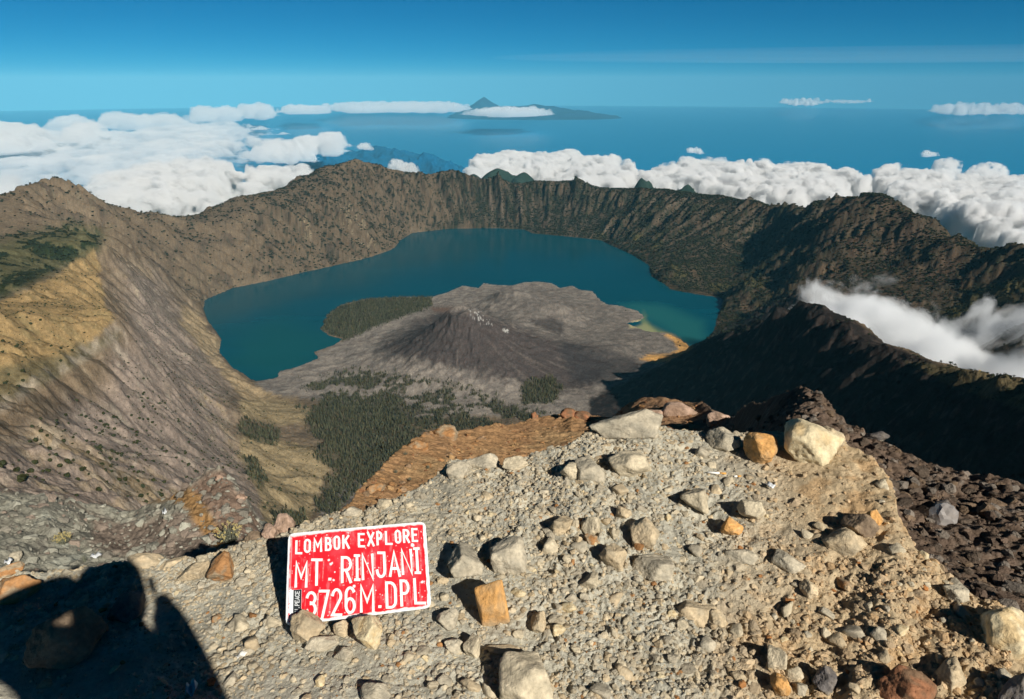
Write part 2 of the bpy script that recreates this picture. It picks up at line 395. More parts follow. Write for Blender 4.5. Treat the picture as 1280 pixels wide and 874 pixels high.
# wooded walls of the caldera: darker, olive
wall_r = reg([(560,190),(560,300),(700,320),(900,470),(1000,372),(1290,480),(1290,180)], 40, 14)
fc = layer(fc, (0.048, 0.038, 0.026), wall_r * 0.85)
veg = sstep(-0.02, 0.22, n3 + 0.5 * n2 + 0.10 - 0.25 * (1 - wall_r))
vegmask = np.clip(wall_r * 0.9 + deep * 0.45, 0, 1)
fc = layer(fc, (0.020, 0.024, 0.013), veg * vegmask * 0.85)
fc = layer(fc, (0.085, 0.075, 0.030), wall_r * sstep(0.1, 0.5, n1 + 0.5 * n2) * (PY > 290) * 0.7)
fc = layer(fc, (0.15, 0.10, 0.062), wall_r * sstep(0.30, 0.5, -n2 + 0.4 * n3) * 0.5)
strip = fbm(np.arctan2(FX - LCX, FY - LCY) * 3600 / 70, np.hypot(FX - LCX, FY - LCY) / 700, 4)
fc = layer(fc, (0.13, 0.10, 0.075), wall_r * (PY < 300) * sstep(0.1, 0.4, strip) * 0.6); fc = layer(fc, (0.02, 0.02, 0.014), np.clip(wall_r, 0, 1) * sstep(0.1, 0.35, -strip) * 0.7)
fc = layer(fc, (0.105, 0.068, 0.048), reg([(1035,262),(1060,246),(1115,242),(1200,298),(1240,330),(1190,385),(1080,400),(1000,372)], 12, 12) * sstep(-.2, .25, n2 + .5 * n3) * 0.6)
# left half of the far wall: grey brown with dark bushes
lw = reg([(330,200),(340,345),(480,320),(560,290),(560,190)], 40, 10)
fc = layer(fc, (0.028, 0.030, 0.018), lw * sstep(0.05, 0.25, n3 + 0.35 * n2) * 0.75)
fc = layer(fc, (0.36, 0.28, 0.18), reg([(420,250),(440,250),(470,310),(455,312),(425,285)], 5, 4) * sstep(0.1, 0.25, n3) * 0.7)
fc = layer(fc, (0.36, 0.28, 0.18), reg([(372,268),(385,270),(392,300),(380,300)], 5, 3) * sstep(0.0, 0.2, n3) * 0.7)
# green shoulder, golden outer slope
gs = reg([(-100,330),(20,295),(100,280),(130,290),(125,312),(60,345),(20,365),(-100,400)], 10, 8)
fc = layer(fc, (0.090, 0.085, 0.040), gs * 0.9); fc = layer(fc, (0.022, 0.030, 0.014), gs * sstep(-0.05, 0.15, n2 + 0.6 * n3))
go = reg([(-100,400),(20,370),(70,345),(118,312),(124,340),(130,380),(143,402),(100,440),(50,462),(0,500),(-100,535)], 2.5, 5)
fc = layer(fc, (0.27, 0.185, 0.085), go * 0.95); fc = layer(fc, (0.19, 0.145, 0.07), go * sstep(0.0, 0.4, ridged(FX / 300, FY / 60, 3) - 0.5 + 0.3 * n3) * 0.8)
sh = reg([(-100,480),(0,460),(80,440),(150,412),(150,425),(60,478),(0,505),(-100,540)], 6, 6)
fc = layer(fc, (0.105, 0.090, 0.050), sh * 0.8)
# pale rock band along the crest and scree on the inner slope
inn = reg([(150,330),(165,420),(120,500),(0,560),(-100,600),(-100,800),(330,800),(330,640),(290,540),(280,480),(230,400),(190,340)], 25, 10)
fc = layer(fc, (0.25, 0.20, 0.165), inn * 0.85)
fc = layer(fc, (0.16, 0.13, 0.10), inn * sstep(0.05, 0.45, n3 - 0.4 * n2) * 0.7)
fc = layer(fc, (0.34, 0.29, 0.23), sstep(14, 3, np.abs(sdist(PX + 5 * n3, PY + 3 * n3, [(150,412),(100,446),(55,472),(0,508),(-100,560),(-100,900),(400,900),(150,430)]))) * (PX < 160) * (PY < 520) * sstep(-.3, .2, n3) * .5)
fc = layer(fc, (0.27, 0.20, 0.105), inn * sstep(0.1, 0.45, n1 + 0.35 * n3) * 0.65)
fc = layer(fc, (0.30, 0.255, 0.20), inn * sstep(0.30, 0.42, n3 + 0.5 * n2) * 0.5)
fc = layer(fc, (0.33, 0.28, 0.22), inn * sstep(.62, .80, ridged(FX / 240 + n2 * .6, FH / 42 + n2, 3)) * sstep(-.1, .3, n1) * .55)
tan = reg([(225,380),(250,390),(262,412),(275,430),(272,445),(290,465),(318,482),(380,505),(390,520),(350,525),(300,495),(262,450),(228,410)], 5, 5)
fc = layer(fc, (0.30, 0.225, 0.13), tan * 0.8)
kn = np.maximum(reg([(300,500),(345,500),(392,512),(384,528),(340,532),(305,520)], 4, 5), reg([(300,545),(330,548),(395,560),(412,580),(400,612),(385,660),(330,660),(320,600),(300,570)], 4, 5))
fc = layer(fc, (0.27, 0.21, 0.12), kn * 0.95); fc = layer(fc, (0.20, 0.15, 0.08), kn * sstep(0, .4, n3) * 0.6)
# caldera floor: grey lava, ash cone, forest soil
fl = reg([(320,480),(345,464),(400,440),(430,424),(440,390),(560,355),(700,345),(800,380),(870,430),(780,520),(560,520),(470,520),(400,500),(340,492)], 4, 3)
lava = 0.5 + 0.5 * ridged(FX / 90, FY / 90, 5)
fc = layer(fc, (0.245, 0.212, 0.178), fl); fc = layer(fc, (0.13, 0.112, 0.10), fl * sstep(0.55, 0.95, lava + 0.3 * n2) * .8)
fc = layer(fc, (0.27, 0.235, 0.195), fl * sstep(0.25, 0.6, n2 + 0.4 * n1) * 0.6)
cone_m = reg([(545,386),(600,388),(640,405),(700,425),(760,450),(740,485),(690,492),(640,475),(590,466),(530,452),(470,442),(500,415),(530,395)], 10, 8)
fc = layer(fc, (0.056, 0.045, 0.042), cone_m * 0.95)
rad_a = np.arctan2(FY - CY, FX - CX); rad_r = np.hypot(FX - CX, FY - CY)
strk = fbm(rad_a * 14, rad_r / 700, 4)
fc = layer(fc, (0.125, 0.105, 0.09), cone_m * sstep(0.1, 0.5, strk + rad_r / 2200 - .22) * 0.7)
fc = layer(fc, (0.040, 0.036, 0.036), reg([(700,425),(745,432),(790,445),(810,462),(760,478),(720,480),(705,455)], 7, 5) * 0.85)
fc = layer(fc, (0.045, 0.038, 0.036), reg([(660,400),(690,396),(705,405),(702,418),(680,412)], 3, 3) * 0.9)
fc = layer(fc, (0.085, 0.074, 0.066), reg([(620,370),(700,360),(800,400),(850,430),(800,450),(720,430),(650,400)], 14, 10) * 0.45)
fc = layer(fc, (0.13, 0.075, 0.05), reg([(540,384),(565,384),(560,390),(542,390)], 3, 2) * 0.7)
fc = layer(fc, (0.55, 0.55, 0.52), reg([(583,384),(596,386),(612,400),(616,408),(600,404),(588,394)], 2, 2) * sstep(0.15, 0.4, n4 + .5 * n3) * 0.5)
fc = layer(fc, (0.60, 0.60, 0.56), reg([(628,410),(637,412),(634,416),(628,414)], 1.5, 1) * sstep(-0.1, 0.2, n4) * 0.7)
# orange sediment along the right-hand shore
lkd = -sdist(FX, FY, lake_xy)
beach = sstep(-3, 3, sdist(PX + 4 * n3, PY + 2 * n3, [(800,449),(812,443),(838,443),(848,436),(842,426),(830,419),(838,414),(852,420),(864,430),(872,440),(860,452),(820,454)]))
fc = layer(fc, (0.62, 0.34, 0.11), beach * 0.95)
fc = layer(fc, (0.42, 0.38, 0.20), reg([(786,404),(796,401),(808,400),(812,406),(798,410),(788,410)], 2, 2) * 0.8)
# forest and scrub on the floor
fo = np.maximum.reduce([reg([(400,420),(405,395),(425,380),(460,374),(538,371),(540,384),(500,396),(470,408),(430,426)], 3, 3),
     reg([(385,515),(420,495),(500,500),(520,540),(575,560),(620,560),(600,700),(440,680),(400,640),(412,590),(400,560)], 7, 14),
     reg([(650,478),(690,470),(705,486),(690,504),(650,506)], 4, 4),
     reg([(303,522),(325,530),(352,536),(345,556),(312,552),(300,540)], 3, 5) * .9, reg([(306,572),(318,572),(334,602),(330,614),(312,600)], 3, 4) * .9, reg([(345,640),(380,640),(385,670),(340,670)], 4, 5) * .7])
band = reg([(380,480),(450,465),(560,480),(680,520),(680,560),(520,560),(430,520)], 8, 8) * sstep(-0.05, 0.08, n2 + 0.35 * n3 + 0.05)
forest_field = np.maximum(fo, band * 0.9) * (FH > LAKE + 2)
fc = layer(fc, (0.060, 0.052, 0.032), forest_field * 0.8)
fc = layer(fc, (0.16, 0.14, 0.125), reg([(400,640),(430,610),(450,600),(470,612),(450,650),(400,700)], 4, 3) * 0.8 * (1 - fo * 0.2))
# lava flank on the right, its shade painted in near-black, lit ribs browner
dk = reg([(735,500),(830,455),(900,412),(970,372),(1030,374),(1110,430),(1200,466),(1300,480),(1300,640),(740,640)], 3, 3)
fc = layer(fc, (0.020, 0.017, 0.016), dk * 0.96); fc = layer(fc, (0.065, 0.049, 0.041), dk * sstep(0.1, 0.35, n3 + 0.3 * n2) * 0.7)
bk = reg([(1130,452),(1200,460),(1300,474),(1300,520),(1240,500),(1180,478)], 4, 4)
fc = layer(fc, (0.12, 0.095, 0.05), bk * 0.85); fc = layer(fc, (0.03, 0.032, 0.018), bk * sstep(0, 0.2, n3) * 0.8)
outer = sstep(400, 900, RR - np.interp(AZ, [math.atan2(p[0], p[1]) for p in rim_xyz], [math.hypot(p[0], p[1]) for p in rim_xyz]))
fc = layer(fc, (0.030, 0.045, 0.022), outer * 0.9)
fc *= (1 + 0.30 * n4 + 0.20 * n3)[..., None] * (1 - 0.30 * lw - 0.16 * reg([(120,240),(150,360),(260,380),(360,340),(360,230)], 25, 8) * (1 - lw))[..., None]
fc = np.clip(fc, 0.008, 0.8)
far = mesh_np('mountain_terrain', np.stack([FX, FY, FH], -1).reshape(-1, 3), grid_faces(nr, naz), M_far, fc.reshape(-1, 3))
tag(far, 'brown volcanic caldera walls, ridges and cone around the lake', 'terrain', kind='structure')
print('far mesh', round(time.time() - T0, 1))

# the flanks continue to either side of the view
for a0_, a1_ in ((-80, -45.9), (45.9, 80)):
    wa, wr = np.linspace(R(a0_), R(a1_), 260), 110 * (9000 / 110) ** np.linspace(0, 1, 420); WA, WR = np.meshgrid(wa, wr); wx_, wy_ = WR * np.sin(WA), WR * np.cos(WA)
    wz_ = farH(np.clip(wx_, -5500, 5500), wy_)[0].reshape(WA.shape) - np.maximum(np.abs(wx_) - 5400, 0) * .5
    wn = fbm(wx_ / 160, wy_ / 160, 4)[..., None]; wc_ = np.ones(WA.shape + (3,)) * (c3(.15, .12, .08) * (1 + .5 * wn))
    tag(mesh_np('mountain_terrain', np.stack([wx_, wy_, wz_], -1).reshape(-1, 3), grid_faces(420, 260), M_far, wc_.reshape(-1, 3)), kind='structure')
# ---- lowland skirt behind the rim, down to the sea
sa = np.linspace(R(-48), R(48), 500); sr = 12300 * (30000 / 12300) ** np.linspace(0, 1, 90)
SA, SR = np.meshgrid(sa, sr); SX = SR * np.sin(SA); SY = SR * np.cos(SA)
t = (SR - 12300) / (30000 - 12300)
base12 = np.interp(sa, az, farH(12300 * np.sin(az), 12300 * np.cos(az))[0])[None, :]
SZ = mix(base12 - 12, SEA - 40, 1 - (1 - t) ** 5.0) + (ridged(SX / 2500, SY / 2500, 5) - 0.5) * 380 * sstep(0.0, 0.15, t) * (1 - t) - SR ** 2 / REARTH * t
scol = np.ones(SX.shape + (3,)) * c3(0.030, 0.050, 0.022) * (1 + 0.5 * fbm(SX / 900, SY / 900, 4))[..., None]
sk = mesh_np('lowland', np.stack([SX, SY, SZ], -1).reshape(-1, 3), grid_faces(90, 500), M_far, scol.reshape(-1, 3)); tag(sk, kind='structure')

# ---- lake
ly = np.arange(3700, 9300, 20.0); lx = np.arange(-3200, 3300, 20.0); LX, LY = np.meshgrid(lx, ly)
ld = sdist(LX, LY, lake_xy)
LPX, LPY = project(LX, LY, np.full(LX.shape, LAKE))
ln = fbm(LX / 500, LY / 500, 4); lc = np.ones(LX.shape + (3,), np.float32) * c3(0.0, 0.055, 0.078)
lc = lc * (1 + 0.18 * fbm(LX / 900, LY / 220, 4))[..., None]
lreg = lambda poly, soft: sstep(-soft, soft, sdist(LPX + 26 * ln, LPY + 12 * ln, poly))
lc = layer(lc, (0.006, 0.075, 0.070), lreg([(290,455),(300,420),(350,400),(430,420),(390,450),(345,475)], 22) * 0.55)
lc = layer(lc, (0.02, 0.13, 0.115), lreg([(780,384),(800,380),(835,384),(875,400),(885,425),(862,438),(830,410),(800,396)], 9) * 0.6)
lc = layer(lc, (0.16, 0.22, 0.10), lreg([(786,408),(800,404),(808,392),(816,408),(840,420),(858,432),(862,446),(840,446),(812,420)], 5) * 0.75)
lc = layer(lc, (0.50, 0.26, 0.075), sstep(-3.5, 3.5, sdist(LPX + 8 * ln, LPY + 4 * ln, [(806,448),(822,450),(845,451),(864,443),(861,434),(850,425),(838,418),(826,416),(822,422),(836,424),(846,434),(842,444),(822,446)])) * 0.9)
lc = layer(lc, (0.30, 0.30, 0.14), sstep(-3, 2, sdist(LPX + 8 * ln, LPY + 4 * ln, [(795,413),(790,408),(806,404),(822,416),(836,420),(832,426),(815,420)])) * 0.8)
lm, nt, b = new_mat('lake_water'); a = nt.nodes.new('ShaderNodeAttribute'); a.attribute_name = 'Col'
nt.links.new(a.outputs[0], b.inputs['Base Color']); b.inputs['Roughness'].default_value = 0.18; b.inputs['Specular IOR Level'].default_value = 0.12
nz = nt.nodes.new('ShaderNodeTexNoise'); nz.inputs['Scale'].default_value = 0.05; nz.inputs['Detail'].default_value = 6
g = nt.nodes.new('ShaderNodeNewGeometry'); nt.links.new(g.outputs['Position'], nz.inputs['Vector'])
bp = nt.nodes.new('ShaderNodeBump'); bp.inputs['Strength'].default_value = 0.15; bp.inputs['Distance'].default_value = 1.0
nt.links.new(nz.outputs[0], bp.inputs['Height']); nt.links.new(bp.outputs[0], b.inputs['Normal'])
lf = grid_faces(len(ly), len(lx)); keep = (ld.ravel()[lf] > -160).any(1)
lake = mesh_np('lake_water', np.stack([LX, LY, np.full(LX.shape, LAKE)], -1).reshape(-1, 3), lf[keep], lm, lc.reshape(-1, 3))
tag(lake, 'dark teal crater lake', 'lake', kind='structure')
# ---- sea
na, nrr = 260, 200
sa = np.linspace(R(-75), R(75), na); sr = 8000 * (420000 / 8000) ** np.linspace(0, 1, nrr); SA, SR = np.meshgrid(sa, sr)
sm, nt, b = new_mat('sea_water'); b.inputs['Base Color'].default_value = (0.0, 0.20, 0.39, 1); b.inputs['Roughness'].default_value = 0.4; b.inputs['Specular IOR Level'].default_value = 0.3
sea = mesh_np('sea_water', np.stack([SR * np.sin(SA), SR * np.cos(SA), SEA - SR ** 2 / REARTH], -1).reshape(-1, 3), grid_faces(nrr, na), sm)
tag(sea, kind='structure')
print('water', round(time.time() - T0, 1))

# ================================================================== HAZE
hm = bpy.data.materials.new('haze_air'); hm.use_nodes = True; nt = hm.node_tree; nt.nodes.clear()
o_ = nt.nodes.new('ShaderNodeOutputMaterial'); pv = nt.nodes.new('ShaderNodeVolumePrincipled')
pv.inputs['Color'].default_value = (0.17, 0.54, 0.74, 1); pv.inputs['Density'].default_value = 0.70e-5; pv.inputs['Anisotropy'].default_value = -0.30
nt.links.new(pv.outputs[0], o_.inputs['Volume'])
hx, hy0, hy1, hz0, hz1 = 330000, -20000, 420000, -16000, 1900
V = [(x, y, z) for x in (-hx, hx) for y in (hy0, hy1) for z in (hz0, hz1)]
F = [(0, 1, 3, 2), (4, 6, 7, 5), (0, 4, 5, 1), (2, 3, 7, 6), (0, 2, 6, 4), (1, 5, 7, 3)]
haze = obj_py('haze', V, F, hm); tag(haze, 'pale blue haze in the air', 'haze', kind='stuff')
# ================================================================== THE SUMMIT: near ground and slopes just below it
def az_table(rows, kind):
    """rows of (px, py, value): azimuth -> horizontal distance and height"""
    out = []
    for px, py, v in rows:
        x, y, z = at_z(px, py, v) if kind == 'z' else at_D(px, py, v)
        out.append((math.atan2(x, y), math.hypot(x, y), float(z)))
    out.sort(); return np.array(out)
near_crest = az_table([(-120,716,-1.78),(0,716,-1.75),(60,716,-1.75),(130,706,-1.74),(200,700,-1.74),(255,697,-1.72),(300,680,-1.70),(330,672,-1.69),(360,662,-1.68),(400,648,-1.66),(430,640,-1.64),(452,640,-1.64),(480,628,-1.62),(507,617,-1.6),(527,608,-1.6),(547,594,-1.6),
   (562,576,-1.58),(592,576,-1.58),(632,583,-1.57),(650,572,-1.55),(682,562,-1.55),(710,556,-1.52),(735,540,-1.5),(770,530,-1.49),(810,530,-1.48),(850,538,-1.49),(900,542,-1.5),(950,540,-1.48),(1000,540,-1.46),(1040,545,-1.44),(1075,560,-1.44),
   (1100,580,-1.44),(1116,605,-1.45),(1122,640,-1.46),(1142,685,-1.48),(1180,712,-1.5),(1215,740,-1.5),(1250,755,-1.5),(1285,785,-1.5),(1340,830,-1.5)], 'z')
mid_crest = az_table([(-120,600,8),(0,606,8),(50,608,8),(85,622,7.8),(110,638,7.6),(160,636,7.6),(190,625,7.4),(215,616,7.2),(235,604,7.1),(262,592,7),(275,588,7),(292,602,6.8),(308,622,6.6),(322,648,6.2),(345,672,6.5),
   (405,655,7),(425,637,8),(443,616,9),(457,604,10),(480,583,11),(502,566,12.5),(522,551,14),(540,540,15),(556,532,16),(563,531,16),(571,540,16.5),(600,534,17),(640,530,19),(670,522,20),(700,517,21),(715,512,21),(740,519,21),(765,522,20),(785,505,19),
   (800,500,18),(830,497,18),(860,500,18),(880,505,18),(900,516,17),(912,524,13),(930,510,10),(960,501,9),(985,494,8.5),(1010,493,8.5),(1028,500,8.2),(1045,518,8),(1060,530,7.8),(1090,545,7.5),(1130,565,7.3),(1160,580,7.2),
   (1185,588,7.1),(1210,597,7),(1250,605,6.9),(1285,612,6.8),(1400,630,6.6)], 'D')
foot_off = 1.25
_ag = np.linspace(-0.95, 0.95, 1901); _mr = np.interp(_ag, mid_crest[:, 0], mid_crest[:, 1]); _mz = np.interp(_ag, mid_crest[:, 0], mid_crest[:, 2])
_kk = np.exp(-(np.arange(-120, 121) / 45.) ** 2); _kk /= _kk.sum()
_mrs = np.convolve(np.pad(_mr, 120, 'edge'), _kk, 'valid'); _ratio_s = np.convolve(np.pad(_mz / _mr, 120, 'edge'), _kk, 'valid')
def midcrest_at(a): return np.interp(a, mid_crest[:, 0], mid_crest[:, 1]), np.interp(a, mid_crest[:, 0], mid_crest[:, 2])
def nearcrest_at(a): return np.interp(a, near_crest[:, 0], near_crest[:, 1]), np.interp(a, near_crest[:, 0], near_crest[:, 2])
def nearH(a, r, fine=True):
    rc, zc = nearcrest_at(a)
    x = r * np.sin(a); y = r * np.cos(a)
    t = sstep(0.5, 1.0, np.clip(r / rc, 0, 1))
    z0 = -1.62 - 0.05 * sstep(-0.2, -0.8, a)
    z = mix(z0, zc, t) + 0.035 * fbm(x * 1.3, y * 1.3, 3) * (1 - sstep(.75, 1, r / rc))
    over = np.maximum(r - rc, 0)
    z = z - (over * 1.25 - 0.10 * (1 - np.exp(-over / 0.12)) * 0.8) - 0.02 * sstep(0, 0.1, over)
    if fine:
        wx = x + 0.05 * perlin(x * 7, y * 7); wy = y + 0.05 * perlin(x * 7 + 5, y * 7)
        lump = 0.5 - np.abs(perlin(wx * 9, wy * 9)); lump2 = 0.5 - np.abs(perlin(wx * 26 + 3, wy * 26)); lump3 = np.maximum(perlin(x * 60, y * 60), 0)
        patch = sstep(-0.35, 0.3, fbm(x * 1.1 + 4, y * 1.1, 3))
        z = z + 0.026 * (lump - 0.3) * (0.25 + 0.75 * patch) + 0.013 * (lump2 - 0.3) * (0.25 + 0.75 * patch) + 0.008 * lump3 * (0.2 + patch)
        rough = sstep(0.35, 0.6, a) * 0.035                      # crumbly right-hand shoulder
        z = z + rough * (fbm(x * 5, y * 5, 4) + 0.5 * fbm(x * 17, y * 17, 3))
    return z
def midH(a, r, fine=True):
    rc, zc = midcrest_at(a); rn, zn = nearcrest_at(a); rcs = np.interp(a, _ag, _mrs); zk = zc / rc * rcs; zcs = np.interp(a, _ag, _ratio_s) * rcs; rc = rcs; zc = zcs
    x = r * np.sin(a); y = r * np.cos(a)
    rf = rn * foot_off + 0.25; zf = zn - 1.25 * (rf - rn) + 0.04
    zf = np.minimum(zf, zn - 0.55)
    t = (r - rf) / np.maximum(rc - rf, 0.3)
    z = zf + (zc - zf) * np.clip(t, -0.3, 1) - 0.06 * (rc - rf) * np.sin(math.pi * np.clip(t, 0, 1))
    z = z + (zk - zcs) * np.exp(-np.maximum(1 - t, 0) ** 2 / .035)
    z = z - np.maximum(r - rc, 0) * 0.95
    if fine:
        amp = np.clip((r - rf) / 3, 0, 1)
        L = sstep(-0.28, -0.36, a); Rr = sstep(0.30, 0.34, a); Cc = (1 - L) * (1 - Rr)
        wx = x + 0.3 * perlin(x * 1.3, y * 1.3); wy = y + 0.3 * perlin(x * 1.3 + 7, y * 1.3)
        near_top = np.exp(-((t - 1) * (rc - rf) / 0.9) ** 2)
        d = L * (0.16 * (ridged(wx * 0.9, wy * 0.9, 5) - 0.45) + 0.055 * (0.5 - np.abs(perlin(x * 5, y * 5))) + 0.03 * (0.5 - np.abs(perlin(x * 13, y * 13))))
        d = d + Rr * 0.62 * (0.30 * fbm(wx * 0.7, wy * 0.7, 4) + 0.10 * (0.5 - np.abs(perlin(x * 3, y * 3))) + 0.07 * (0.5 - np.abs(perlin(x * 8, y * 8))) + 0.035 * perlin(x * 18, y * 18))
        rag = np.exp(-((a + 0.13) / 0.09) ** 2) + np.exp(-((a - 0.105) / 0.04) ** 2)
        d = d + Cc * (0.16 * fbm(wx * 0.30, wy * 0.30, 4) + 0.25 * near_top * np.maximum(fbm(wx * .5 + 9, wy * .5, 4), 0) + 0.05 * fbm(x * 3, y * 3, 3) + 0.04 * (0.5 - np.abs(perlin(wx * 1.5, wy * 1.5))) + 0.05 * (0.5 - np.abs(perlin(x * 4, y * 4))) + rag * near_top * 0.0 * np.maximum(ridged(wx * 0.8, wy * 0.8, 4) - 0.45, 0) * 1.5)
        z = z + d * amp
    return z
# near sheet
na_, nr_ = 1300, 860
a_ = np.linspace(R(-50), R(50), na_); r_ = 0.85 * (4.6 / 0.85) ** np.linspace(0, 1, nr_)
NA, NR = np.meshgrid(a_, r_); NX = NR * np.sin(NA); NY = NR * np.cos(NA); NZ = nearH(NA, NR)
g1 = fbm(NX * 1.6, NY * 1.6, 4); g2 = fbm(NX * 9, NY * 9, 4); g3 = fbm(NX * 40, NY * 40, 2)
nc = np.ones(NX.shape + (3,), np.float32) * c3(0.445, 0.42, 0.34)
nc = layer(nc, (0.38, 0.35, 0.275), sstep(0, 0.45, g1)); nc = layer(nc, (0.53, 0.48, 0.36), sstep(0.15, 0.5, g2) * 0.5)
rc_, _ = nearcrest_at(NA)
warm = sstep(0.30, 0.52, NA + 0.12 * g1 + 0.05 * sstep(2.2, 2.9, NR))
nc = layer(nc, (0.50, 0.355, 0.19), warm * 0.7); nc = layer(nc, (0.40, 0.24, 0.11), warm * sstep(0.1, 0.4, g2 + 0.5 * g1) * 0.55)
over = NR - rc_
nc = layer(nc, (0.17, 0.13, 0.10), sstep(0.2, 0.9, over))
nc *= 1.10 * (1 + 0.16 * g3 + 0.10 * g2)[..., None]
nearg = mesh_np('summit_ground', np.stack([NX, NY, NZ], -1).reshape(-1, 3), grid_faces(nr_, na_), M_near, np.clip(nc, .02, .8).reshape(-1, 3)); tag(nearg, kind='structure')
# ground under and behind the photographer
bx = np.linspace(-9, 9, 90); by = np.linspace(-9, 1.1, 60); BX, BY = np.meshgrid(bx, by)
BZ = -1.64 + 0.03 * fbm(BX * 1.5, BY * 1.5, 3) - 0.12 * np.maximum(np.hypot(BX, np.minimum(BY, 0)) - 4, 0) - 0.9 * sstep(0.55, 1.1, BY) * 1.0 - 0.6 * np.maximum(np.abs(BX) - 1.0, 0) * sstep(-.6, 0.3, BY)
mesh_np('summit_ground', np.stack([BX, BY, BZ], -1).reshape(-1, 3), grid_faces(60, 90), M_near, np.ones((BX.size, 3)) * c3(0.33, 0.28, 0.19)).__setitem__('kind', 'structure')
# slopes below
na_, nr_ = 1250, 950
a_ = np.linspace(R(-52), R(52), na_)
r_ = np.concatenate([2.0 * (26 / 2.0) ** np.linspace(0, 1, nr_), np.linspace(27, 150, 60)]); nr_ = len(r_)
MA, MR = np.meshgrid(a_, r_); MX = MR * np.sin(MA); MY = MR * np.cos(MA); MZ = midH(MA, MR)
QX, QY = project(MX, MY, MZ)
g1 = fbm(MX * 0.5, MY * 0.5, 4); g2 = fbm(MX * 2.5, MY * 2.5, 4); g3 = fbm(MX * 12, MY * 12, 3)
L = sstep(-0.28, -0.36, MA); Rr = sstep(0.285, 0.315, MA + 0.01 * g2)
mc = np.ones(MX.shape + (3,), np.float32) * c3(0.40, 0.235, 0.115)
mc = layer(mc, (0.33, 0.19, 0.10), sstep(-0.1, 0.5, fbm(MX * .8, MY * .8, 4)) * 0.6); mc = layer(mc, (0.46, 0.31, 0.16), sstep(0.05, 0.4, g1) * 0.6)
mc = layer(mc, (0.28, 0.17, 0.10), sstep(0.10, 0.16, MA) * 0.8)
mreg = lambda poly, soft=8, w=10: sstep(-soft, soft, sdist(QX + w * g2 * 2, QY + w * g2, poly))
lcol = np.ones_like(mc) * c3(0.26, 0.25, 0.20)
lcol = layer(lcol, (0.34, 0.34, 0.28), sstep(0.0, 0.4, g2)); lcol = layer(lcol, (0.13, 0.12, 0.10), sstep(0.2, 0.5, -g2 + g3) * 0.7)
lcol = layer(lcol, (0.19, 0.145, 0.115), mreg([(110,640),(150,655),(230,640),(275,650),(285,690),(240,705),(150,695),(110,680)], 8, 12) * 0.85)
lcol = layer(lcol, (0.34, 0.19, 0.07), np.maximum(mreg([(215,610),(250,612),(262,640),(275,665),(310,690),(280,695),(255,670),(240,640),(210,625)], 5, 8), 0.6 * mreg([(160,612),(215,605),(215,625),(170,630)], 4, 6)) * 0.85)
lcol = layer(lcol, (0.22, 0.145, 0.105), mreg([(262,590),(280,585),(325,650),(330,690),(290,680),(262,640),(240,610)], 5, 6) * 0.85)
lcol = layer(lcol, (0.15, 0.105, 0.08), mreg([(-100,560),(60,590),(110,640),(60,618),(-100,612)], 4, 5) * 0.6)
mc = mc * (1 - L[..., None]) + lcol * L[..., None]
rcol = np.ones_like(mc) * c3(0.135, 0.096, 0.070)
rcol = layer(rcol, (0.17, 0.13, 0.10), sstep(0.0, 0.4, g2) * .7); rcol = layer(rcol, (0.22, 0.19, 0.16), sstep(0.25, 0.45, g3 + 0.4 * g2) * 0.6); rcol = layer(rcol, (0.15, 0.085, 0.045), sstep(0.2, 0.5, g1) * 0.6)
mc = mc * (1 - Rr[..., None]) + rcol * Rr[..., None]
mc *= (1 + 0.25 * g3)[..., None]
M_mid = surf_mat('summit_scree', attr=True, rough=1.0, spec=0.03, var=0.2, scales=((3, 1.0), (18, 1.0)), bump=0.8, bump_scales=((6, 1.0), (28, 0.5)), dist=0.07)
midg = mesh_np('scree_slope', np.stack([MX, MY, MZ], -1).reshape(-1, 3), grid_faces(nr_, na_), M_mid, np.clip(mc, .01, .8).reshape(-1, 3)); tag(midg, kind='structure')
print('near', round(time.time() - T0, 1))

# ------------------------------------------------------------------ finding the ground along a line of sight
def hit_near(px, py):
    x, y, z = [float(v) for v in ray(px, py)]; h = math.hypot(x, y); a = math.atan2(x, y)
    r = np.linspace(0.9, 5, 900); g = nearH(np.full(r.shape, a), r); zz = r / h * z
    k = np.argmax(zz <= g)
    if zz[k] > g[k]: k = int(np.argmin(zz - g))
    return r[k] * math.sin(a), r[k] * math.cos(a), float(g[k]), r[k] / h
def hit_mid(px, py):
    x, y, z = [float(v) for v in ray(px, py)]; h = math.hypot(x, y); a = math.atan2(x, y)
    r = np.linspace(2.5, 30, 2400); g = midH(np.full(r.shape, a), r); zz = r / h * z
    k = np.argmax(zz <= g)
    if zz[k] > g[k]: k = int(np.argmin(zz - g))
    return r[k] * math.sin(a), r[k] * math.cos(a), float(g[k]), r[k] / h

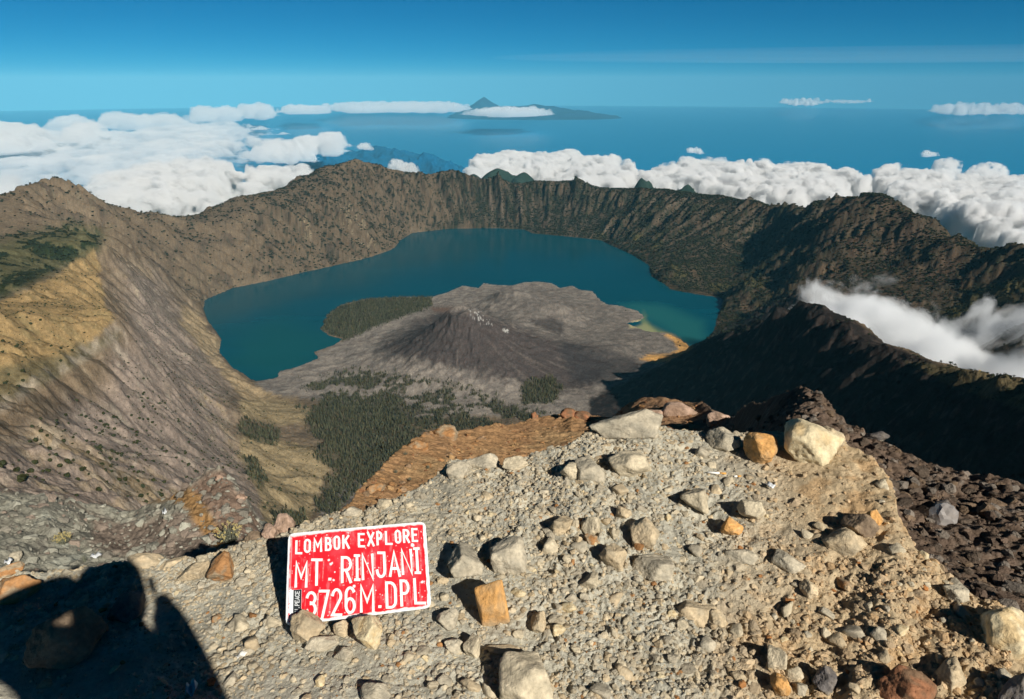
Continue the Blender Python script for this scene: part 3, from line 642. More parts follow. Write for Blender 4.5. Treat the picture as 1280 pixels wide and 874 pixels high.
# ------------------------------------------------------------------ rocks
import bmesh
_ico = {}
def ico(n):
    if n not in _ico:
        bm = bmesh.new(); bmesh.ops.create_icosphere(bm, subdivisions=n, radius=1)
        _ico[n] = (np.array([v.co[:] for v in bm.verts]), np.array([[v.index for v in f.verts] for f in bm.faces])); bm.free()
    return _ico[n]
def rock_shape(seed, sub=4, planes=11, rough=0.10, soft=10.0, cut=(0.62, 0.95)):
    V, F = ico(sub); g = np.random.default_rng(seed)
    nrm = g.normal(size=(planes, 3)); nrm /= np.linalg.norm(nrm, axis=1)[:, None]
    # keep facets spread out
    for _ in range(12):
        d = nrm[:, None] - nrm[None]; q = (d ** 2).sum(-1) + np.eye(planes) * 9
        nrm += 0.05 * (d / q[..., None] ** 1.5).sum(1); nrm /= np.linalg.norm(nrm, axis=1)[:, None]
    off = g.uniform(*cut, planes)
    dots = V @ nrm.T
    rr_ = np.where(dots > 0.05, off / np.maximum(dots, 0.05), 50.0); rr_ = np.minimum(rr_, 4)
    rad = (np.mean(rr_ ** -soft, axis=1) * planes) ** (-1 / soft) * 1.0
    rad = np.minimum(rad, 1.35)
    W = V * rad[:, None]
    o = g.uniform(0, 90, 3)
    rad2 = 1 + rough * fbm3(W * 1.7 + o, 5, 0.55) + rough * 0.45 * (0.5 - np.abs(perlin3(W * 4.5 + o)))
    W = W * rad2[:, None]
    lo, hi = W.min(0), W.max(0); W = (W - (lo + hi) / 2) / ((hi - lo) / 2)
    return W, F
PAL = {
 'pale': ((0.44, 0.375, 0.265), (0.36, 0.31, 0.22)), 'grey': ((0.36, 0.315, 0.235), (0.285, 0.255, 0.195)), 'tan': ((0.41, 0.325, 0.21), (0.34, 0.28, 0.19)),
 'orange': ((0.50, 0.27, 0.095), (0.42, 0.26, 0.12)), 'rust': ((0.30, 0.155, 0.065), (0.26, 0.20, 0.13)), 'cream': ((0.50, 0.42, 0.27), (0.44, 0.33, 0.18)),
 'brown': ((0.17, 0.125, 0.085), (0.23, 0.17, 0.11)), 'dark': ((0.11, 0.10, 0.095), (0.16, 0.14, 0.12)), 'red': ((0.25, 0.115, 0.06), (0.16, 0.10, 0.06)), 'pink': ((0.36, 0.25, 0.185), (0.25, 0.17, 0.12))}
def rock_col(W, pal, seed):
    a, b = PAL[pal]; g = np.random.default_rng(seed + 5); o = g.uniform(0, 50, 3)
    n = fbm3(W * 1.3 + o, 4); m = fbm3(W * 5 + o, 3)
    c = mix(np.array(a)[None], np.array(b)[None], sstep(-0.15, 0.25, n)[:, None])
    c = c * (1 + 0.35 * m[:, None]) * g.uniform(0.92, 1.08)
    dust = sstep(-0.2, -0.8, W[:, 2]) * 0.6
    c = mix(c, np.array((0.38, 0.33, 0.235))[None], dust[:, None])
    return np.clip(c * 1.25, 0.02, 0.75)
def rock(name, loc, size, pal, seed, rot=(0, 0, 0), sub=4, label=None, group=None, mat=None, cat='rock', parent=None, **kw):
    W, F = rock_shape(seed, sub, **kw)
    o = mesh_np(name, W * np.asarray(size)[None], F, mat or M_rock, rock_col(W, pal, seed))
    o.location = loc; o.rotation_euler = rot
    if parent: o.parent = parent
    else: tag(o, label, cat, group)
    return o
HERO = []; HLAB = []
def hero(px, py, w, h, pal, label, seed, name='rock', sink=0.30, zs=0.95, rot=None, hit=hit_near, sub=5, ydepth=1.05, **kw):
    x, y, z, s = hit(px, py + 0.22 * h)
    W2 = w / 849 * s / 2; H2 = h / 849 * s / 2
    a = math.atan2(x, y)
    g = np.random.default_rng(seed)
    rt = rot if rot else (g.uniform(-.15, .15), g.uniform(-.15, .15), -a + g.uniform(-.25, .25))
    zc = z + H2 * zs * (1 - 2 * (sink + 0.05))
    kw.setdefault('rough', 0.17); kw['soft'] = kw.get('soft', 10) * 1.6; kw.setdefault('cut', (.55, .95))
    o = rock(name, (x, y + 0.0, zc), (W2, H2 * ydepth * 1.05, H2 * zs), pal, seed, rt, sub, label, **kw)
    HERO.append((x, y, max(W2, H2))); HLAB.append((px, py, label)); return o
hero(782, 530, 92, 44, 'grey', 'long grey sloping slab of rock on the crest, the largest behind the pale stones', 101, planes=7, sink=0.35, soft=14)
hero(788, 577, 56, 40, 'pale', 'smooth pale grey boulder just below the grey slab on the crest', 102, sink=0.33)
hero(735, 588, 46, 34, 'grey', 'dusty grey rock left of the smooth pale boulder below the crest', 103, sink=0.35)
hero(948, 561, 42, 40, 'orange', 'round tan and rust stained boulder beside the big cream boulder', 104, soft=7, sink=0.16, planes=14)
hero(1008, 553, 70, 60, 'cream', 'big cream yellow boulder on the right crest, the largest of the near rocks', 105, soft=9, sink=0.18, planes=12)
hero(1036, 546, 34, 36, 'tan', 'rough tan rock leaning on the right side of the big cream boulder', 132, sink=0.3, rough=0.2)
hero(903, 551, 44, 32, 'grey', 'grey half shaded rock left of the round rust stained boulder', 106, sink=0.25)
hero(868, 623, 36, 36, 'pale', 'pale pointed rock with a sharp face in the upper middle of the gravel', 107, sink=0.22, planes=8, soft=16)
hero(938, 638, 34, 32, 'pale', 'pale angular rock with its twin orange stone to the lower left', 108, sink=0.2, planes=9, soft=16)
hero(914, 661, 26, 24, 'orange', 'small orange brown stone just below the pale angular rock', 109, sink=0.15, soft=9)
hero(805, 663, 36, 40, 'tan', 'rounded tan rock standing alone in the middle of the gravel', 110, sink=0.33)
hero(636, 693, 46, 46, 'grey', 'rounded light grey rock up and right of the orange stone', 111, sink=0.25, soft=8)
hero(580, 704, 42, 46, 'grey', 'angular grey rock between the red sign and the rounded grey rock', 112, sink=0.25, planes=7, soft=16)
hero(700, 657, 32, 26, 'tan', 'flat brownish rock above and right of the rounded grey rock', 113, sink=0.2, planes=8)
hero(738, 655, 24, 28, 'pale', 'small pale faceted rock right of the flat brownish rock', 114, sink=0.2, soft=16)
hero(815, 707, 52, 38, 'grey', 'wide pale grey wedge of rock below the rounded tan rock', 115, sink=0.3, planes=8, soft=15)
hero(765, 697, 34, 32, 'tan', 'tan rock touching the left side of the wide grey wedge', 116, sink=0.22)
hero(735, 725, 26, 20, 'pale', 'small pale stone in a cluster below the tan rock', 117, sink=0.2, soft=18)
hero(738, 676, 18, 15, 'rust', 'little brown round stone above the small cluster', 118, sink=0.2)
hero(870, 763, 50, 32, 'tan', 'low dusty tan rock half buried in the lower middle right', 119, sink=0.45, rough=0.14)
hero(853, 781, 16, 15, 'pale', 'tiny pale stone at the front of the low dusty tan rock', 120, sub=4)
hero(655, 845, 66, 70, 'pale', 'tall pale crusted rock at the bottom edge under the orange stone', 121, sink=0.30, rough=0.16, planes=9)
hero(628, 813, 46, 12, 'tan', 'thin flat slab lying on top of the tall pale crusted rock', 122, sink=-0.3, zs=0.5, planes=8)
hero(1075, 655, 44, 34, 'brown', 'tilted brown rock with a shaded left face on the right shoulder', 123, sink=0.25, planes=8, soft=18)
hero(1092, 650, 24, 28, 'orange', 'orange slab propped against the tilted brown rock', 124, sink=0.2, planes=7, soft=18)
hero(1055, 672, 50, 38, 'tan', 'dusty tan rock in front of the tilted brown rock', 125, sink=0.4)
hero(975, 855, 28, 26, 'orange', 'round orange brown stone near the bottom edge right of centre', 126, soft=8, sink=0.15)
hero(1030, 850, 26, 30, 'dark', 'dark blue grey stone near the bottom edge', 127, sink=0.2)
hero(970, 822, 26, 30, 'pale', 'pale upright stone above the round orange brown stone', 128, sink=0.2, planes=7)
hero(1258, 780, 56, 66, 'cream', 'pale cream outcrop on the right edge of the summit', 129, sink=0.35, rough=0.14)
hero(1195, 742, 28, 26, 'grey', 'grey wedge standing on the right rim of the gravel', 130, sink=0.2, planes=8, soft=18)
hero(1130, 858, 66, 52, 'red', 'reddish brown crusted rock at the bottom right', 131, sink=0.35, rough=0.22)
hero(1272, 862, 34, 52, 'dark', 'dark rock cut off by the bottom right corner', 133, sink=0.3)
hero(1190, 840, 40, 44, 'tan', 'crumbly tan rock between the two rocks at the bottom right', 134, sink=0.4, rough=0.2)
hero(86, 796, 92, 78, 'brown', 'large brown boulder lying in the photographer shadow', 135, sink=0.25, planes=9, soft=12)
hero(160, 755, 44, 42, 'dark', 'dark grey rock in the shadow right of the large brown boulder', 136, sink=0.25)
hero(22, 734, 54, 38, 'rust', 'blocky brown rock at the left edge of the summit', 137, sink=0.25, planes=8, soft=18)
hero(12, 712, 34, 16, 'rust', 'low reddish rock behind the blocky brown rock at the left edge', 138, sink=0.3)
hero(243, 716, 40, 22, 'tan', 'flat slab on the crest left of the rust brown rock', 139, sink=0.2, planes=7, soft=18)
hero(277, 713, 34, 34, 'rust', 'squarish rust brown rock beside the flat slab on the crest', 140, sink=0.25, planes=8, soft=16)
hero(183, 701, 44, 20, 'tan', 'pale flat outcrop at the top of the photographer shadow', 141, sink=0.35)
hero(215, 704, 34, 14, 'tan', 'small pale outcrop right of the pale flat outcrop', 142, sink=0.35)
hero(336, 656, 20, 26, 'pink', 'narrow brown rock on the crest, left one of the pair beside the sign', 143, sink=0.2, hit=hit_near)
hero(356, 656, 26, 34, 'pink', 'upright brown rock on the crest, right one of the pair beside the sign', 144, sink=0.2, hit=hit_near)
hero(318, 668, 24, 18, 'brown', 'small brown rock left of the pair on the crest', 145, sink=0.3)
hero(603, 577, 44, 22, 'grey', 'flat grey rock on the crest above the sign', 146, sink=0.35, planes=8)
hero(574, 585, 34, 26, 'grey', 'grey rock on the crest left of the flat grey rock', 147, sink=0.35)
hero(645, 578, 36, 22, 'pale', 'pale rock on the crest right of the flat grey rock', 148, sink=0.3)
hero(715, 588, 30, 24, 'pale', 'pale dusty rock below the crest between two dusty rocks', 149, sink=0.3)
hero(440, 640, 26, 14, 'grey', 'small grey rock on the crest right above the sign', 150, sink=0.3)
hero(480, 629, 20, 16, 'pale', 'small pale rock on the crest above the word EXPLORE', 151, sink=0.3)
hero(617, 757, 43, 62, 'orange', 'bright orange upright stone to the right of the red sign', 152, name='orange_stone', sink=0.12, soft=12, planes=9, rough=0.05, ydepth=0.8, zs=1.05)
hero(895, 772, 26, 22, 'tan', 'tan stone right of the low dusty tan rock', 153, sink=0.3)
hero(780, 640, 20, 18, 'tan', 'tan stone left above the rounded tan rock', 154, sink=0.3)
hero(985, 700, 40, 26, 'grey', 'half buried grey rock in the middle right of the gravel', 155, sink=0.45)
hero(925, 690, 44, 22, 'grey', 'low half buried grey rock left of its like in the middle right', 156, sink=0.5)
hero(1010, 735, 24, 22, 'tan', 'tan stone below the half buried grey rocks', 157, sink=0.3)
hero(560, 775, 28, 24, 'grey', 'grey stone left of the orange stone beyond the sign', 158, sink=0.25)
hero(590, 808, 22, 30, 'pale', 'pale sharp stone left of the tall crusted rock', 159, sink=0.2, soft=18)
hero(568, 806, 26, 22, 'grey', 'grey stone touching the pale sharp stone', 160, sink=0.25)
hero(673, 777, 20, 26, 'tan', 'small two toned stone right of the orange stone', 161, sink=0.2)
# rocks that prop the sign
hero(386, 788, 42, 38, 'tan', 'tan and rust rock covering the lower left corner of the sign', 170, sink=0.10, planes=9, soft=12)
hero(427, 787, 20, 20, 'tan', 'small tan stone under the lower edge of the sign', 171, sink=0.15)
hero(460, 789, 36, 44, 'cream', 'pale pointed rock under the middle of the sign', 172, sink=0.12, planes=8, soft=12)
hero(403, 803, 42, 22, 'grey', 'flat grey rock in front of the rocks under the sign', 173, sink=0.3)
hero(430, 818, 24, 18, 'grey', 'grey stone below the flat grey rock', 174, sink=0.3)
hero(470, 866, 40, 26, 'grey', 'light grey rock at the bottom edge below the sign', 175, sink=0.25)
# boulders on the slopes just below the summit
for k, (px, py, w, h, pal, lb) in enumerate([
  (850, 513, 50, 26, 'pink', 'rough pinkish boulder on the brown mound below the summit'),
  (897, 521, 28, 24, 'pink', 'round rough pinkish boulder at the right end of the brown mound'),
  (822, 518, 22, 16, 'pink', 'small rough boulder at the left of the rough pinkish boulder'),
  (710, 517, 20, 18, 'red', 'red brown crag on the skyline of the orange slope'),
  (728, 520, 24, 16, 'red', 'second red brown crag right of the first on the orange slope'),
  (668, 519, 10, 11, 'red', 'tiny reddish crag standing on the orange slope skyline'),
  (556, 540, 36, 22, 'rust', 'ragged orange crag at the top left of the orange slope'),
  (523, 556, 28, 18, 'rust', 'ragged orange crag stepping down the left of the orange slope'),
  (470, 610, 26, 16, 'rust', 'low ragged crag at the lower left end of the orange slope'),
  (1095, 545, 30, 14, 'dark', 'cluster stone on the dark scree crest'),
  (1178, 634, 22, 20, 'dark', 'dark stone half way down the brown scree'),
  (20, 695, 16, 14, 'grey', 'round grey boulder on the grey rubble at far left'),
  (300, 622, 18, 14, 'pink', 'pinkish rock on the orange streaked crest at left'),
  (275, 597, 12, 12, 'pink', 'pinkish rock on the very top of the left crest'),
  (325, 688, 16, 12, 'tan', 'tan rock at the foot of the orange streak')]):
    hero(px, py, w, h, pal, lb, 300 + k, name='boulder', hit=hit_mid, sub=4, rough=0.28, sink=0.3, mat=M_mid)
print('heroes', round(time.time() - T0, 1))

# ---- medium stones: individuals that share their shapes
variants = []
pals = ['pale', 'grey', 'tan', 'pale', 'grey', 'tan', 'rust', 'cream', 'pale', 'grey', 'pale', 'tan']
for k in range(12):
    W, F = rock_shape(900 + k, 3, planes=7 + k % 3, rough=0.13, soft=30, cut=(.5, .95))
    o = mesh_np('stone', W, F, M_rock, rock_col(W, pals[k], 900 + k)); variants.append(o.data); bpy.data.objects.remove(o)
placed = list(HERO)
gg = np.random.default_rng(21)
n_st = 0; tries = 0; STN = []
zones = (('small stone among the gravel of the sunlit summit', 'stones strewn over the gravel', lambda px, py: True),)
def fits(x, y, rad, k=0.9):
    for (hx_, hy_, hr) in placed:
        if (x - hx_) ** 2 + (y - hy_) ** 2 < (k * (hr + rad)) ** 2: return False
    return True
def in_sign(px, py): return 345 < px < 545 and 645 < py < 782
while n_st < 215 and tries < 6000:
    tries += 1
    px, py = gg.uniform(0, 1280), gg.uniform(540, 872)
    if in_sign(px, py): continue
    a0 = math.atan2((px - 640) / 849, float(ray(px, py)[1])); rc0, zc0 = nearcrest_at(a0)
    x, y, z, s = hit_near(px, py)
    if math.hypot(x, y) > rc0 * 0.995: continue
    if fbm(np.array([x * 1.1 + 4]), np.array([y * 1.1]), 3)[0] < gg.uniform(-0.6, 0.25): continue
    rad = 0.009 + 0.024 * gg.random() ** 2.6
    if not fits(x, y, rad): continue
    o = bpy.data.objects.new('stone', variants[int(gg.integers(0, 12))]); COL.objects.link(o)
    o.scale = (rad * gg.uniform(.8, 1.25), rad * gg.uniform(.7, 1.1), rad * gg.uniform(.5, .9))
    o.location = (x, y, z + rad * 0.05); o.rotation_euler = (gg.uniform(-.4, .4), gg.uniform(-.4, .4), gg.uniform(0, 6.3))
    if px < 260 and py > 700 and px - 60 < (py - 600): lb, gp = 'small stone lying in the shadow of the photographer', 'stones in the shadow'
    elif px > 1000: lb, gp = 'small stone on the warm brown right shoulder of the summit', 'stones on the right shoulder'
    elif py < 640: lb, gp = 'small stone near the crest of the summit gravel', 'stones near the crest'
    elif px < 560: lb, gp = 'small stone on the gravel around the red sign', 'stones around the sign'
    else: lb, gp = 'small stone on the open gravel in the middle of the summit', 'stones on the open gravel'
    tag(o, lb, 'stone', gp); placed.append((x, y, rad)); n_st += 1; STN.append((o, px, py, rad, pals[variants.index(o.data)]))
used_lab = {}
def short(l):
    w = l.split(); k = len(w)
    for i in range(2, len(w)):
        if w[i] in ('just', 'left', 'beside', 'below', 'above', 'in', 'with', 'on', 'at', 'touching', 'between', 'leaning', 'standing', 'lying', 'behind', 'right', 'under', 'that', 'covering', 'from', 'cut', 'and', 'near', 'propped', 'up', 'of', 'stepping', 'to'): k = i; break
    return ' '.join(w[:k][:6]).rstrip(',')
shorts = [short(h[2]) for h in HLAB]
for o, px, py, rad, pl_ in STN:
    best = None
    for (hx_, hy_, hl), sh_ in sorted(zip(HLAB, shorts), key=lambda q: (q[0][0] - px) ** 2 + (q[0][1] - py) ** 2):
        if shorts.count(sh_) > 1: continue
        dx, dy = px - hx_, py - hy_
        dr = ('right of' if dx > 0 else 'left of') if abs(dx) > 1.6 * abs(dy) else (('below' if dy > 0 else 'above') if abs(dy) > 1.6 * abs(dx) else ('below and right of' if dx > 0 and dy > 0 else 'below and left of' if dy > 0 else 'above and right of' if dx > 0 else 'above and left of'))
        for near_ in (('close ' if math.hypot(dx, dy) < 45 else 'some way ' if math.hypot(dx, dy) < 90 else 'well '),):
            l_ = '%s %s stone %s%s the %s' % ('small' if rad > .016 else 'tiny', {'pale': 'pale', 'grey': 'grey', 'tan': 'tan', 'rust': 'rust brown', 'cream': 'cream'}[pl_], near_, dr, sh_)
            if l_ not in used_lab and len(l_.split()) <= 16: best = l_; break
        if best: break
    if best: used_lab[best] = 1; o['label'] = best
print('stones', n_st, round(time.time() - T0, 1))

# ---- gravel: countless, one object
def scatter_mesh(name, pts, sizes, cols, shapes, mat, seed, flat=0.75, kind_tag=None, tilt=0.5, zsc=None):
    g = np.random.default_rng(seed); VV = []; FF = []; CC = []; base = 0
    which = g.integers(0, len(shapes), len(pts))
    for s_i, (W, F) in enumerate(shapes):
        idx = np.nonzero(which == s_i)[0]
        if len(idx) == 0: continue
        n = len(idx); th = g.uniform(0, 2 * math.pi, n); sx = sizes[idx] * g.uniform(.7, 1.3, n); sy = sizes[idx] * g.uniform(.7, 1.2, n); sz = sizes[idx] * flat * g.uniform(.6, 1.2, n) if zsc is None else zsc[idx]
        tx = g.uniform(-tilt, tilt, n)
        X = W[None, :, 0] * sx[:, None]; Y = W[None, :, 1] * sy[:, None]; Z = W[None, :, 2] * sz[:, None]
        Y, Z = Y * np.cos(tx)[:, None] - Z * np.sin(tx)[:, None], Y * np.sin(tx)[:, None] + Z * np.cos(tx)[:, None]
        c, s = np.cos(th)[:, None], np.sin(th)[:, None]
        X, Y = X * c - Y * s, X * s + Y * c
        v = np.stack([X + pts[idx, 0:1], Y + pts[idx, 1:2], Z + pts[idx, 2:3]], -1).reshape(-1, 3)
        f = (F[None] + (np.arange(n) * len(W))[:, None, None] + base).reshape(-1, F.shape[1])
        VV.append(v); FF.append(f); CC.append(np.repeat(cols[idx], len(W), 0)); base += len(v)
    V = np.concatenate(VV); F = np.concatenate(FF); Cc = np.concatenate(CC)
    return mesh_np(name, V, F, mat, Cc, smooth=False)
def near_points(n, seed, bias):
    g = np.random.default_rng(seed); out = []
    a = g.uniform(R(-44), R(44), n * 3); u = g.random(n * 3)
    rc0, _ = nearcrest_at(a); r = 1.3 + (rc0 * 1.06 - 1.3) * u ** 0.75
    x = r * np.sin(a); y = r * np.cos(a)
    m = sstep(-0.45, 0.35, fbm(x * 1.1 + 4, y * 1.1, 3) + 0.25 * fbm(x * 6, y * 6, 2))
    k = g.random(n * 3) < bias + (1 - bias) * m
    a, r = a[k][:n], r[k][:n]; z = nearH(a, r)
    return np.stack([r * np.sin(a), r * np.cos(a), z], 1), a
shapes = [rock_shape(50 + k, 2 if k < 3 else 1, planes=7, rough=0.08, soft=30, cut=(.5, .95)) for k in range(8)]
shapes = shapes[3:]
def gcols(n, seed, a):
    g = np.random.default_rng(seed); base = np.array([PAL[k][0] for k in ('pale', 'grey', 'tan', 'pale', 'grey', 'rust', 'cream', 'orange')])
    p = g.choice(8, n, p=[.28, .27, .18, .11, .12, .02, .02, .0]); c = base[p] * g.uniform(.85, 1.25, n)[:, None]
    w = sstep(0.30, 0.52, a)[:, None] * 0.55
    return mix(c, c * np.array([1.15, .86, .6])[None], w)
pts, a_p = near_points(26000, 31, 0.12); g = np.random.default_rng(5)
sz = 0.003 + 0.009 * g.random(len(pts)) ** 4.0; pts[:, 2] += sz * 0.0
gr = scatter_mesh('gravel', pts, sz, gcols(len(pts), 6, a_p), shapes, M_rock, 7); tag(gr, 'fine pale gravel covering the summit', 'gravel', kind='stuff')
pts, a_p = near_points(1500, 33, 0.05); sz = 0.009 + 0.012 * g.random(len(pts)) ** 2.0; pts[:, 2] -= sz * 0.1
sh2 = [rock_shape(70 + k, 2, planes=7, rough=0.12, soft=30, cut=(.5, .95)) for k in range(6)]
gr2 = scatter_mesh('pebbles', pts, sz, gcols(len(pts), 8, a_p), sh2, M_rock, 9); tag(gr2, 'coarser pebbles in the summit gravel', 'pebbles', kind='stuff')
# rubble on the slopes below
g = np.random.default_rng(44); n = 9000
a = np.concatenate([g.uniform(R(-42), R(-19), n // 5), g.uniform(0.30, R(44), n // 4), g.uniform(-.28, .30, n // 3)]); n = len(a)
rc0, _ = midcrest_at(a); rn0, _ = nearcrest_at(a); r = rn0 * 1.5 + (rc0 - rn0 * 1.5) * g.random(n) ** 0.9 * 1.01
pts = np.stack([r * np.sin(a), r * np.cos(a), midH(a, r)], 1)
lc_ = np.array([(0.28, .27, .22), (.34, .33, .27), (.25, .20, .16), (.24, .22, .18)])[g.integers(0, 4, n)]
rc_ = np.array([(0.14, .10, .075), (.20, .17, .14), (.11, .085, .065), (.17, .12, .08)])[g.integers(0, 4, n)]
cc_ = np.array([(0.33, .18, .08), (.24, .12, .06), (.30, .2, .12), (.40, .25, .12)])[g.integers(0, 4, n)]
cols = np.where((a < -0.3)[:, None], lc_, np.where((a > 0.3)[:, None], rc_, cc_)) * g.uniform(.8, 1.2, n)[:, None]
sz = (0.012 + 0.06 * g.random(n) ** 7) * np.where(np.abs(a) < .3, 1.1, 1.0)
rb = scatter_mesh('scree_rubble', pts, sz, cols, sh2, M_mid, 45); tag(rb, 'loose rubble on the scree slopes below the summit', 'rubble', kind='stuff')
print('gravel', round(time.time() - T0, 1))
# ================================================================== VEGETATION
zr = FH / RR
cm = np.maximum.accumulate(zr, axis=0)
horizon_near = np.maximum((lambda d: d[1] / d[0])(midcrest_at(az)), (lambda d: d[1] / d[0])(nearcrest_at(az)))
VIS = (zr >= cm - 0.0015) & (zr > horizon_near[None, :] - 0.002) & (PX > -20) & (PX < 1300)
AREA = RR ** 2
def pick(weight, n, seed):
    g = np.random.default_rng(seed); w = (weight * AREA * VIS).ravel().astype(float); cs = np.cumsum(w)
    i = np.searchsorted(cs, g.random(n) * cs[-1]); j, k = np.unravel_index(i, FX.shape)
    a = az[k] + g.uniform(-.5, .5, n) * (az[1] - az[0]); r = rr[j] * (1 + g.uniform(-.5, .5, n) * math.log(rr[1] / rr[0]))
    z = FH[j, k]
    return np.stack([r * np.sin(a), r * np.cos(a), z], 1), FC_(j, k)
def FC_(j, k): return fc[j, k]
M_leaf = surf_mat('dark_foliage', attr=True, rough=1.0, spec=0.0, var=0.35, scales=((0.3, 1.0),), bump=0)
# conifers of the caldera floor: ragged little cones
def cone_shape(seed):
    g = np.random.default_rng(seed); V = []; F = []
    for t, (z0, z1, rad) in enumerate(((-0.15, 0.9, 0.62), (0.55, 1.45, 0.46), (1.1, 2.0, 0.28))):
        b = len(V); n = 6; ph = g.uniform(0, 6)
        for i in range(n):
            q = rad * g.uniform(.7, 1.25); V.append((q * math.cos(ph + i * 2 * math.pi / n), q * math.sin(ph + i * 2 * math.pi / n), z0 + g.uniform(-.12, .12)))
        V.append((g.uniform(-.06, .06), g.uniform(-.06, .06), z1))
        for i in range(n): F.append((b + i, b + (i + 1) % n, b + n))
    return np.array(V), np.array(F)
cshapes = [cone_shape(k) for k in range(5)]
wobf = np.clip(forest_field * (0.25 + 0.75 * sstep(-0.25, 0.1, n3 + 0.6 * n4)), 0, 1)
pts, _ = pick(wobf * np.where(fo > 0.5, 1, 0.75), 21000, 61); g = np.random.default_rng(62)
szs = 5.2 * g.uniform(.45, 1.45, len(pts)); cols = c3(0.044, 0.044, 0.024)[None] * g.uniform(.45, 1.9, (len(pts), 1)) * np.array([[1, 1, 1]]) + (g.random((len(pts), 1)) < .10) * c3(.03, .02, .01)[None]
fw = scatter_mesh('forest', pts, szs, cols, cshapes, M_leaf, 63, tilt=0.06, zsc=szs * g.uniform(1.1, 1.9, len(szs))); tag(fw, 'dark pine forest covering the caldera floor', 'forest', kind='stuff')
# bushes and small trees all over the walls
bshapes = [(lambda W, F: (W * np.array([1, 1, .85]), F))(*rock_shape(700 + k, 1, planes=12, rough=0.35, soft=8)) for k in range(6)]
wv = np.clip(veg * vegmask + 0.10 * wall_r + 0.9 * lw * sstep(0.05, 0.25, n3 + 0.35 * n2) + 0.8 * gs * sstep(-.05, .15, n2 + .6 * n3) + bk * sstep(0, .2, n3) + 0.05 * deep * (1 - fl), 0, 1) * (FH > LAKE + 4) * (RR < 10500) * (outer < .3) * (1 - cone_m) * (1 - fl * .95)
pts, _ = pick(wv, 46000, 71); g = np.random.default_rng(72); szs = 6.2 * g.uniform(.4, 1.35, len(pts)) ** 1.6 * np.clip(np.hypot(pts[:, 0], pts[:, 1]) / 6000, .5, 1.1)
cols = c3(0.020, 0.023, 0.012)[None] * g.uniform(.6, 1.5, (len(pts), 1)); pts[:, 2] += szs * .4
bw = scatter_mesh('distant_scrub', pts, szs, cols, bshapes, M_leaf, 73); tag(bw, 'dark scrub and small trees scattered over the caldera walls', 'scrub', kind='stuff')
# slope shrubs: the nearest and largest are individuals
sv = np.clip(inn * sstep(-0.1, 0.35, n2) * 0.7 + 0.10 * inn + kn * 0.5 * sstep(0, .3, n3) + go * 0.25, 0, 1) * (1 - tan * .8) * (RR < 4600) * (RR > 500) * (PY < 640)
pts, _ = pick(sv, 3200, 81); g = np.random.default_rng(82); rad = 1.6 + 3.6 * g.random(len(pts)) ** 2.2
dist = np.hypot(pts[:, 0], pts[:, 1]); order = np.argsort(-(rad / dist)); pts = pts[order]; rad = rad[order]; dist = dist[order]
SCOL = c3(0.036, 0.040, 0.018)
scrub_me = []
for k in range(6):
    W, F = rock_shape(720 + k, 2, planes=14, rough=0.55, soft=8)
    o = mesh_np('shrub', W, F, M_leaf, np.clip(SCOL[None] * (1 + 0.9 * fbm3(W * 3, 2)[:, None]), .01, .1), smooth=False); scrub_me.append(o.data); bpy.data.objects.remove(o)
qx, qy = project(pts[:, 0], pts[:, 1], pts[:, 2]); SHR = []
for i in range(230):
    o = bpy.data.objects.new('shrub', scrub_me[i % 6]); COL.objects.link(o); r0 = float(rad[i]) * 0.85
    o.location = (pts[i, 0], pts[i, 1], pts[i, 2] + r0 * .5); o.scale = (r0 * 1.15, r0, r0 * .9); o.rotation_euler = (0, 0, i * 1.7)
    if dist[i] > 2000 and qx[i] > 290: lb, gp = 'dark shrub on the grassy knolls', 'shrubs on the grassy knolls'
    elif qx[i] < 150 and qy[i] < 500: lb, gp = 'dark shrub on the golden slope', 'shrubs on the golden slope'
    elif qy[i] < 470: lb, gp = 'dark shrub above the lake', 'shrubs above the lake'
    elif qx[i] < 160: lb, gp = 'dark shrub on the bare slope', 'shrubs on the left part of the brown slope'
    else: lb, gp = 'dark shrub on the brown slope', 'shrubs on the brown slope'
    tag(o, lb, 'shrub', gp); SHR.append((o, float(qx[i]), float(qy[i]), float(rad[i] / dist[i]), lb, gp))
for gp in sorted({q[5] for q in SHR}):
    G_s = [q for q in SHR if q[5] == gp]; n_g = len(G_s)
    cols_ = ('at the far left', 'left of the middle', 'in the middle', 'right of the middle', 'at the far right') if n_g > 12 else ('at the left', 'in the middle', 'at the right')
    rows_ = ('top', 'upper', 'central', 'lower', 'bottom') if n_g > 12 else ('upper', 'lower')
    byrow = sorted(G_s, key=lambda q: q[2]); cells = {}
    for k, q in enumerate(byrow):
        r_i = k * len(rows_) // n_g; row_ = byrow[-(-r_i * n_g // len(rows_)):-(-(r_i + 1) * n_g // len(rows_))]
        c_i = sorted(row_, key=lambda p: p[1]).index(q) * len(cols_) // max(len(row_), 1)
        cells.setdefault((r_i, c_i), []).append(q)
    for (r_i, c_i), qs in cells.items():
        qs = sorted(qs, key=lambda q: -q[3]); sizes_ = ('',) if len(qs) == 1 else ('larger ', 'smaller ') if len(qs) == 2 else ('largest ', 'middle sized ', 'smallest ') if len(qs) == 3 else ('largest ', 'second largest ', 'third largest ', 'smallest ')
        for k, q in enumerate(qs): q[0]['label'] = sizes_[min(k, len(sizes_) - 1)] + q[4] + ', ' + rows_[r_i] + ' band, ' + cols_[c_i]
o = scatter_mesh('slope_scrub', pts[230:] + np.array([[0, 0, 1.0]]), rad[230:] * .8, SCOL[None] * g.uniform(.6, 1.4, (len(pts) - 230, 1)), bshapes, M_leaf, 83)
tag(o, 'tiny dark bushes peppered over the slopes of the left ridge', 'scrub', kind='stuff')
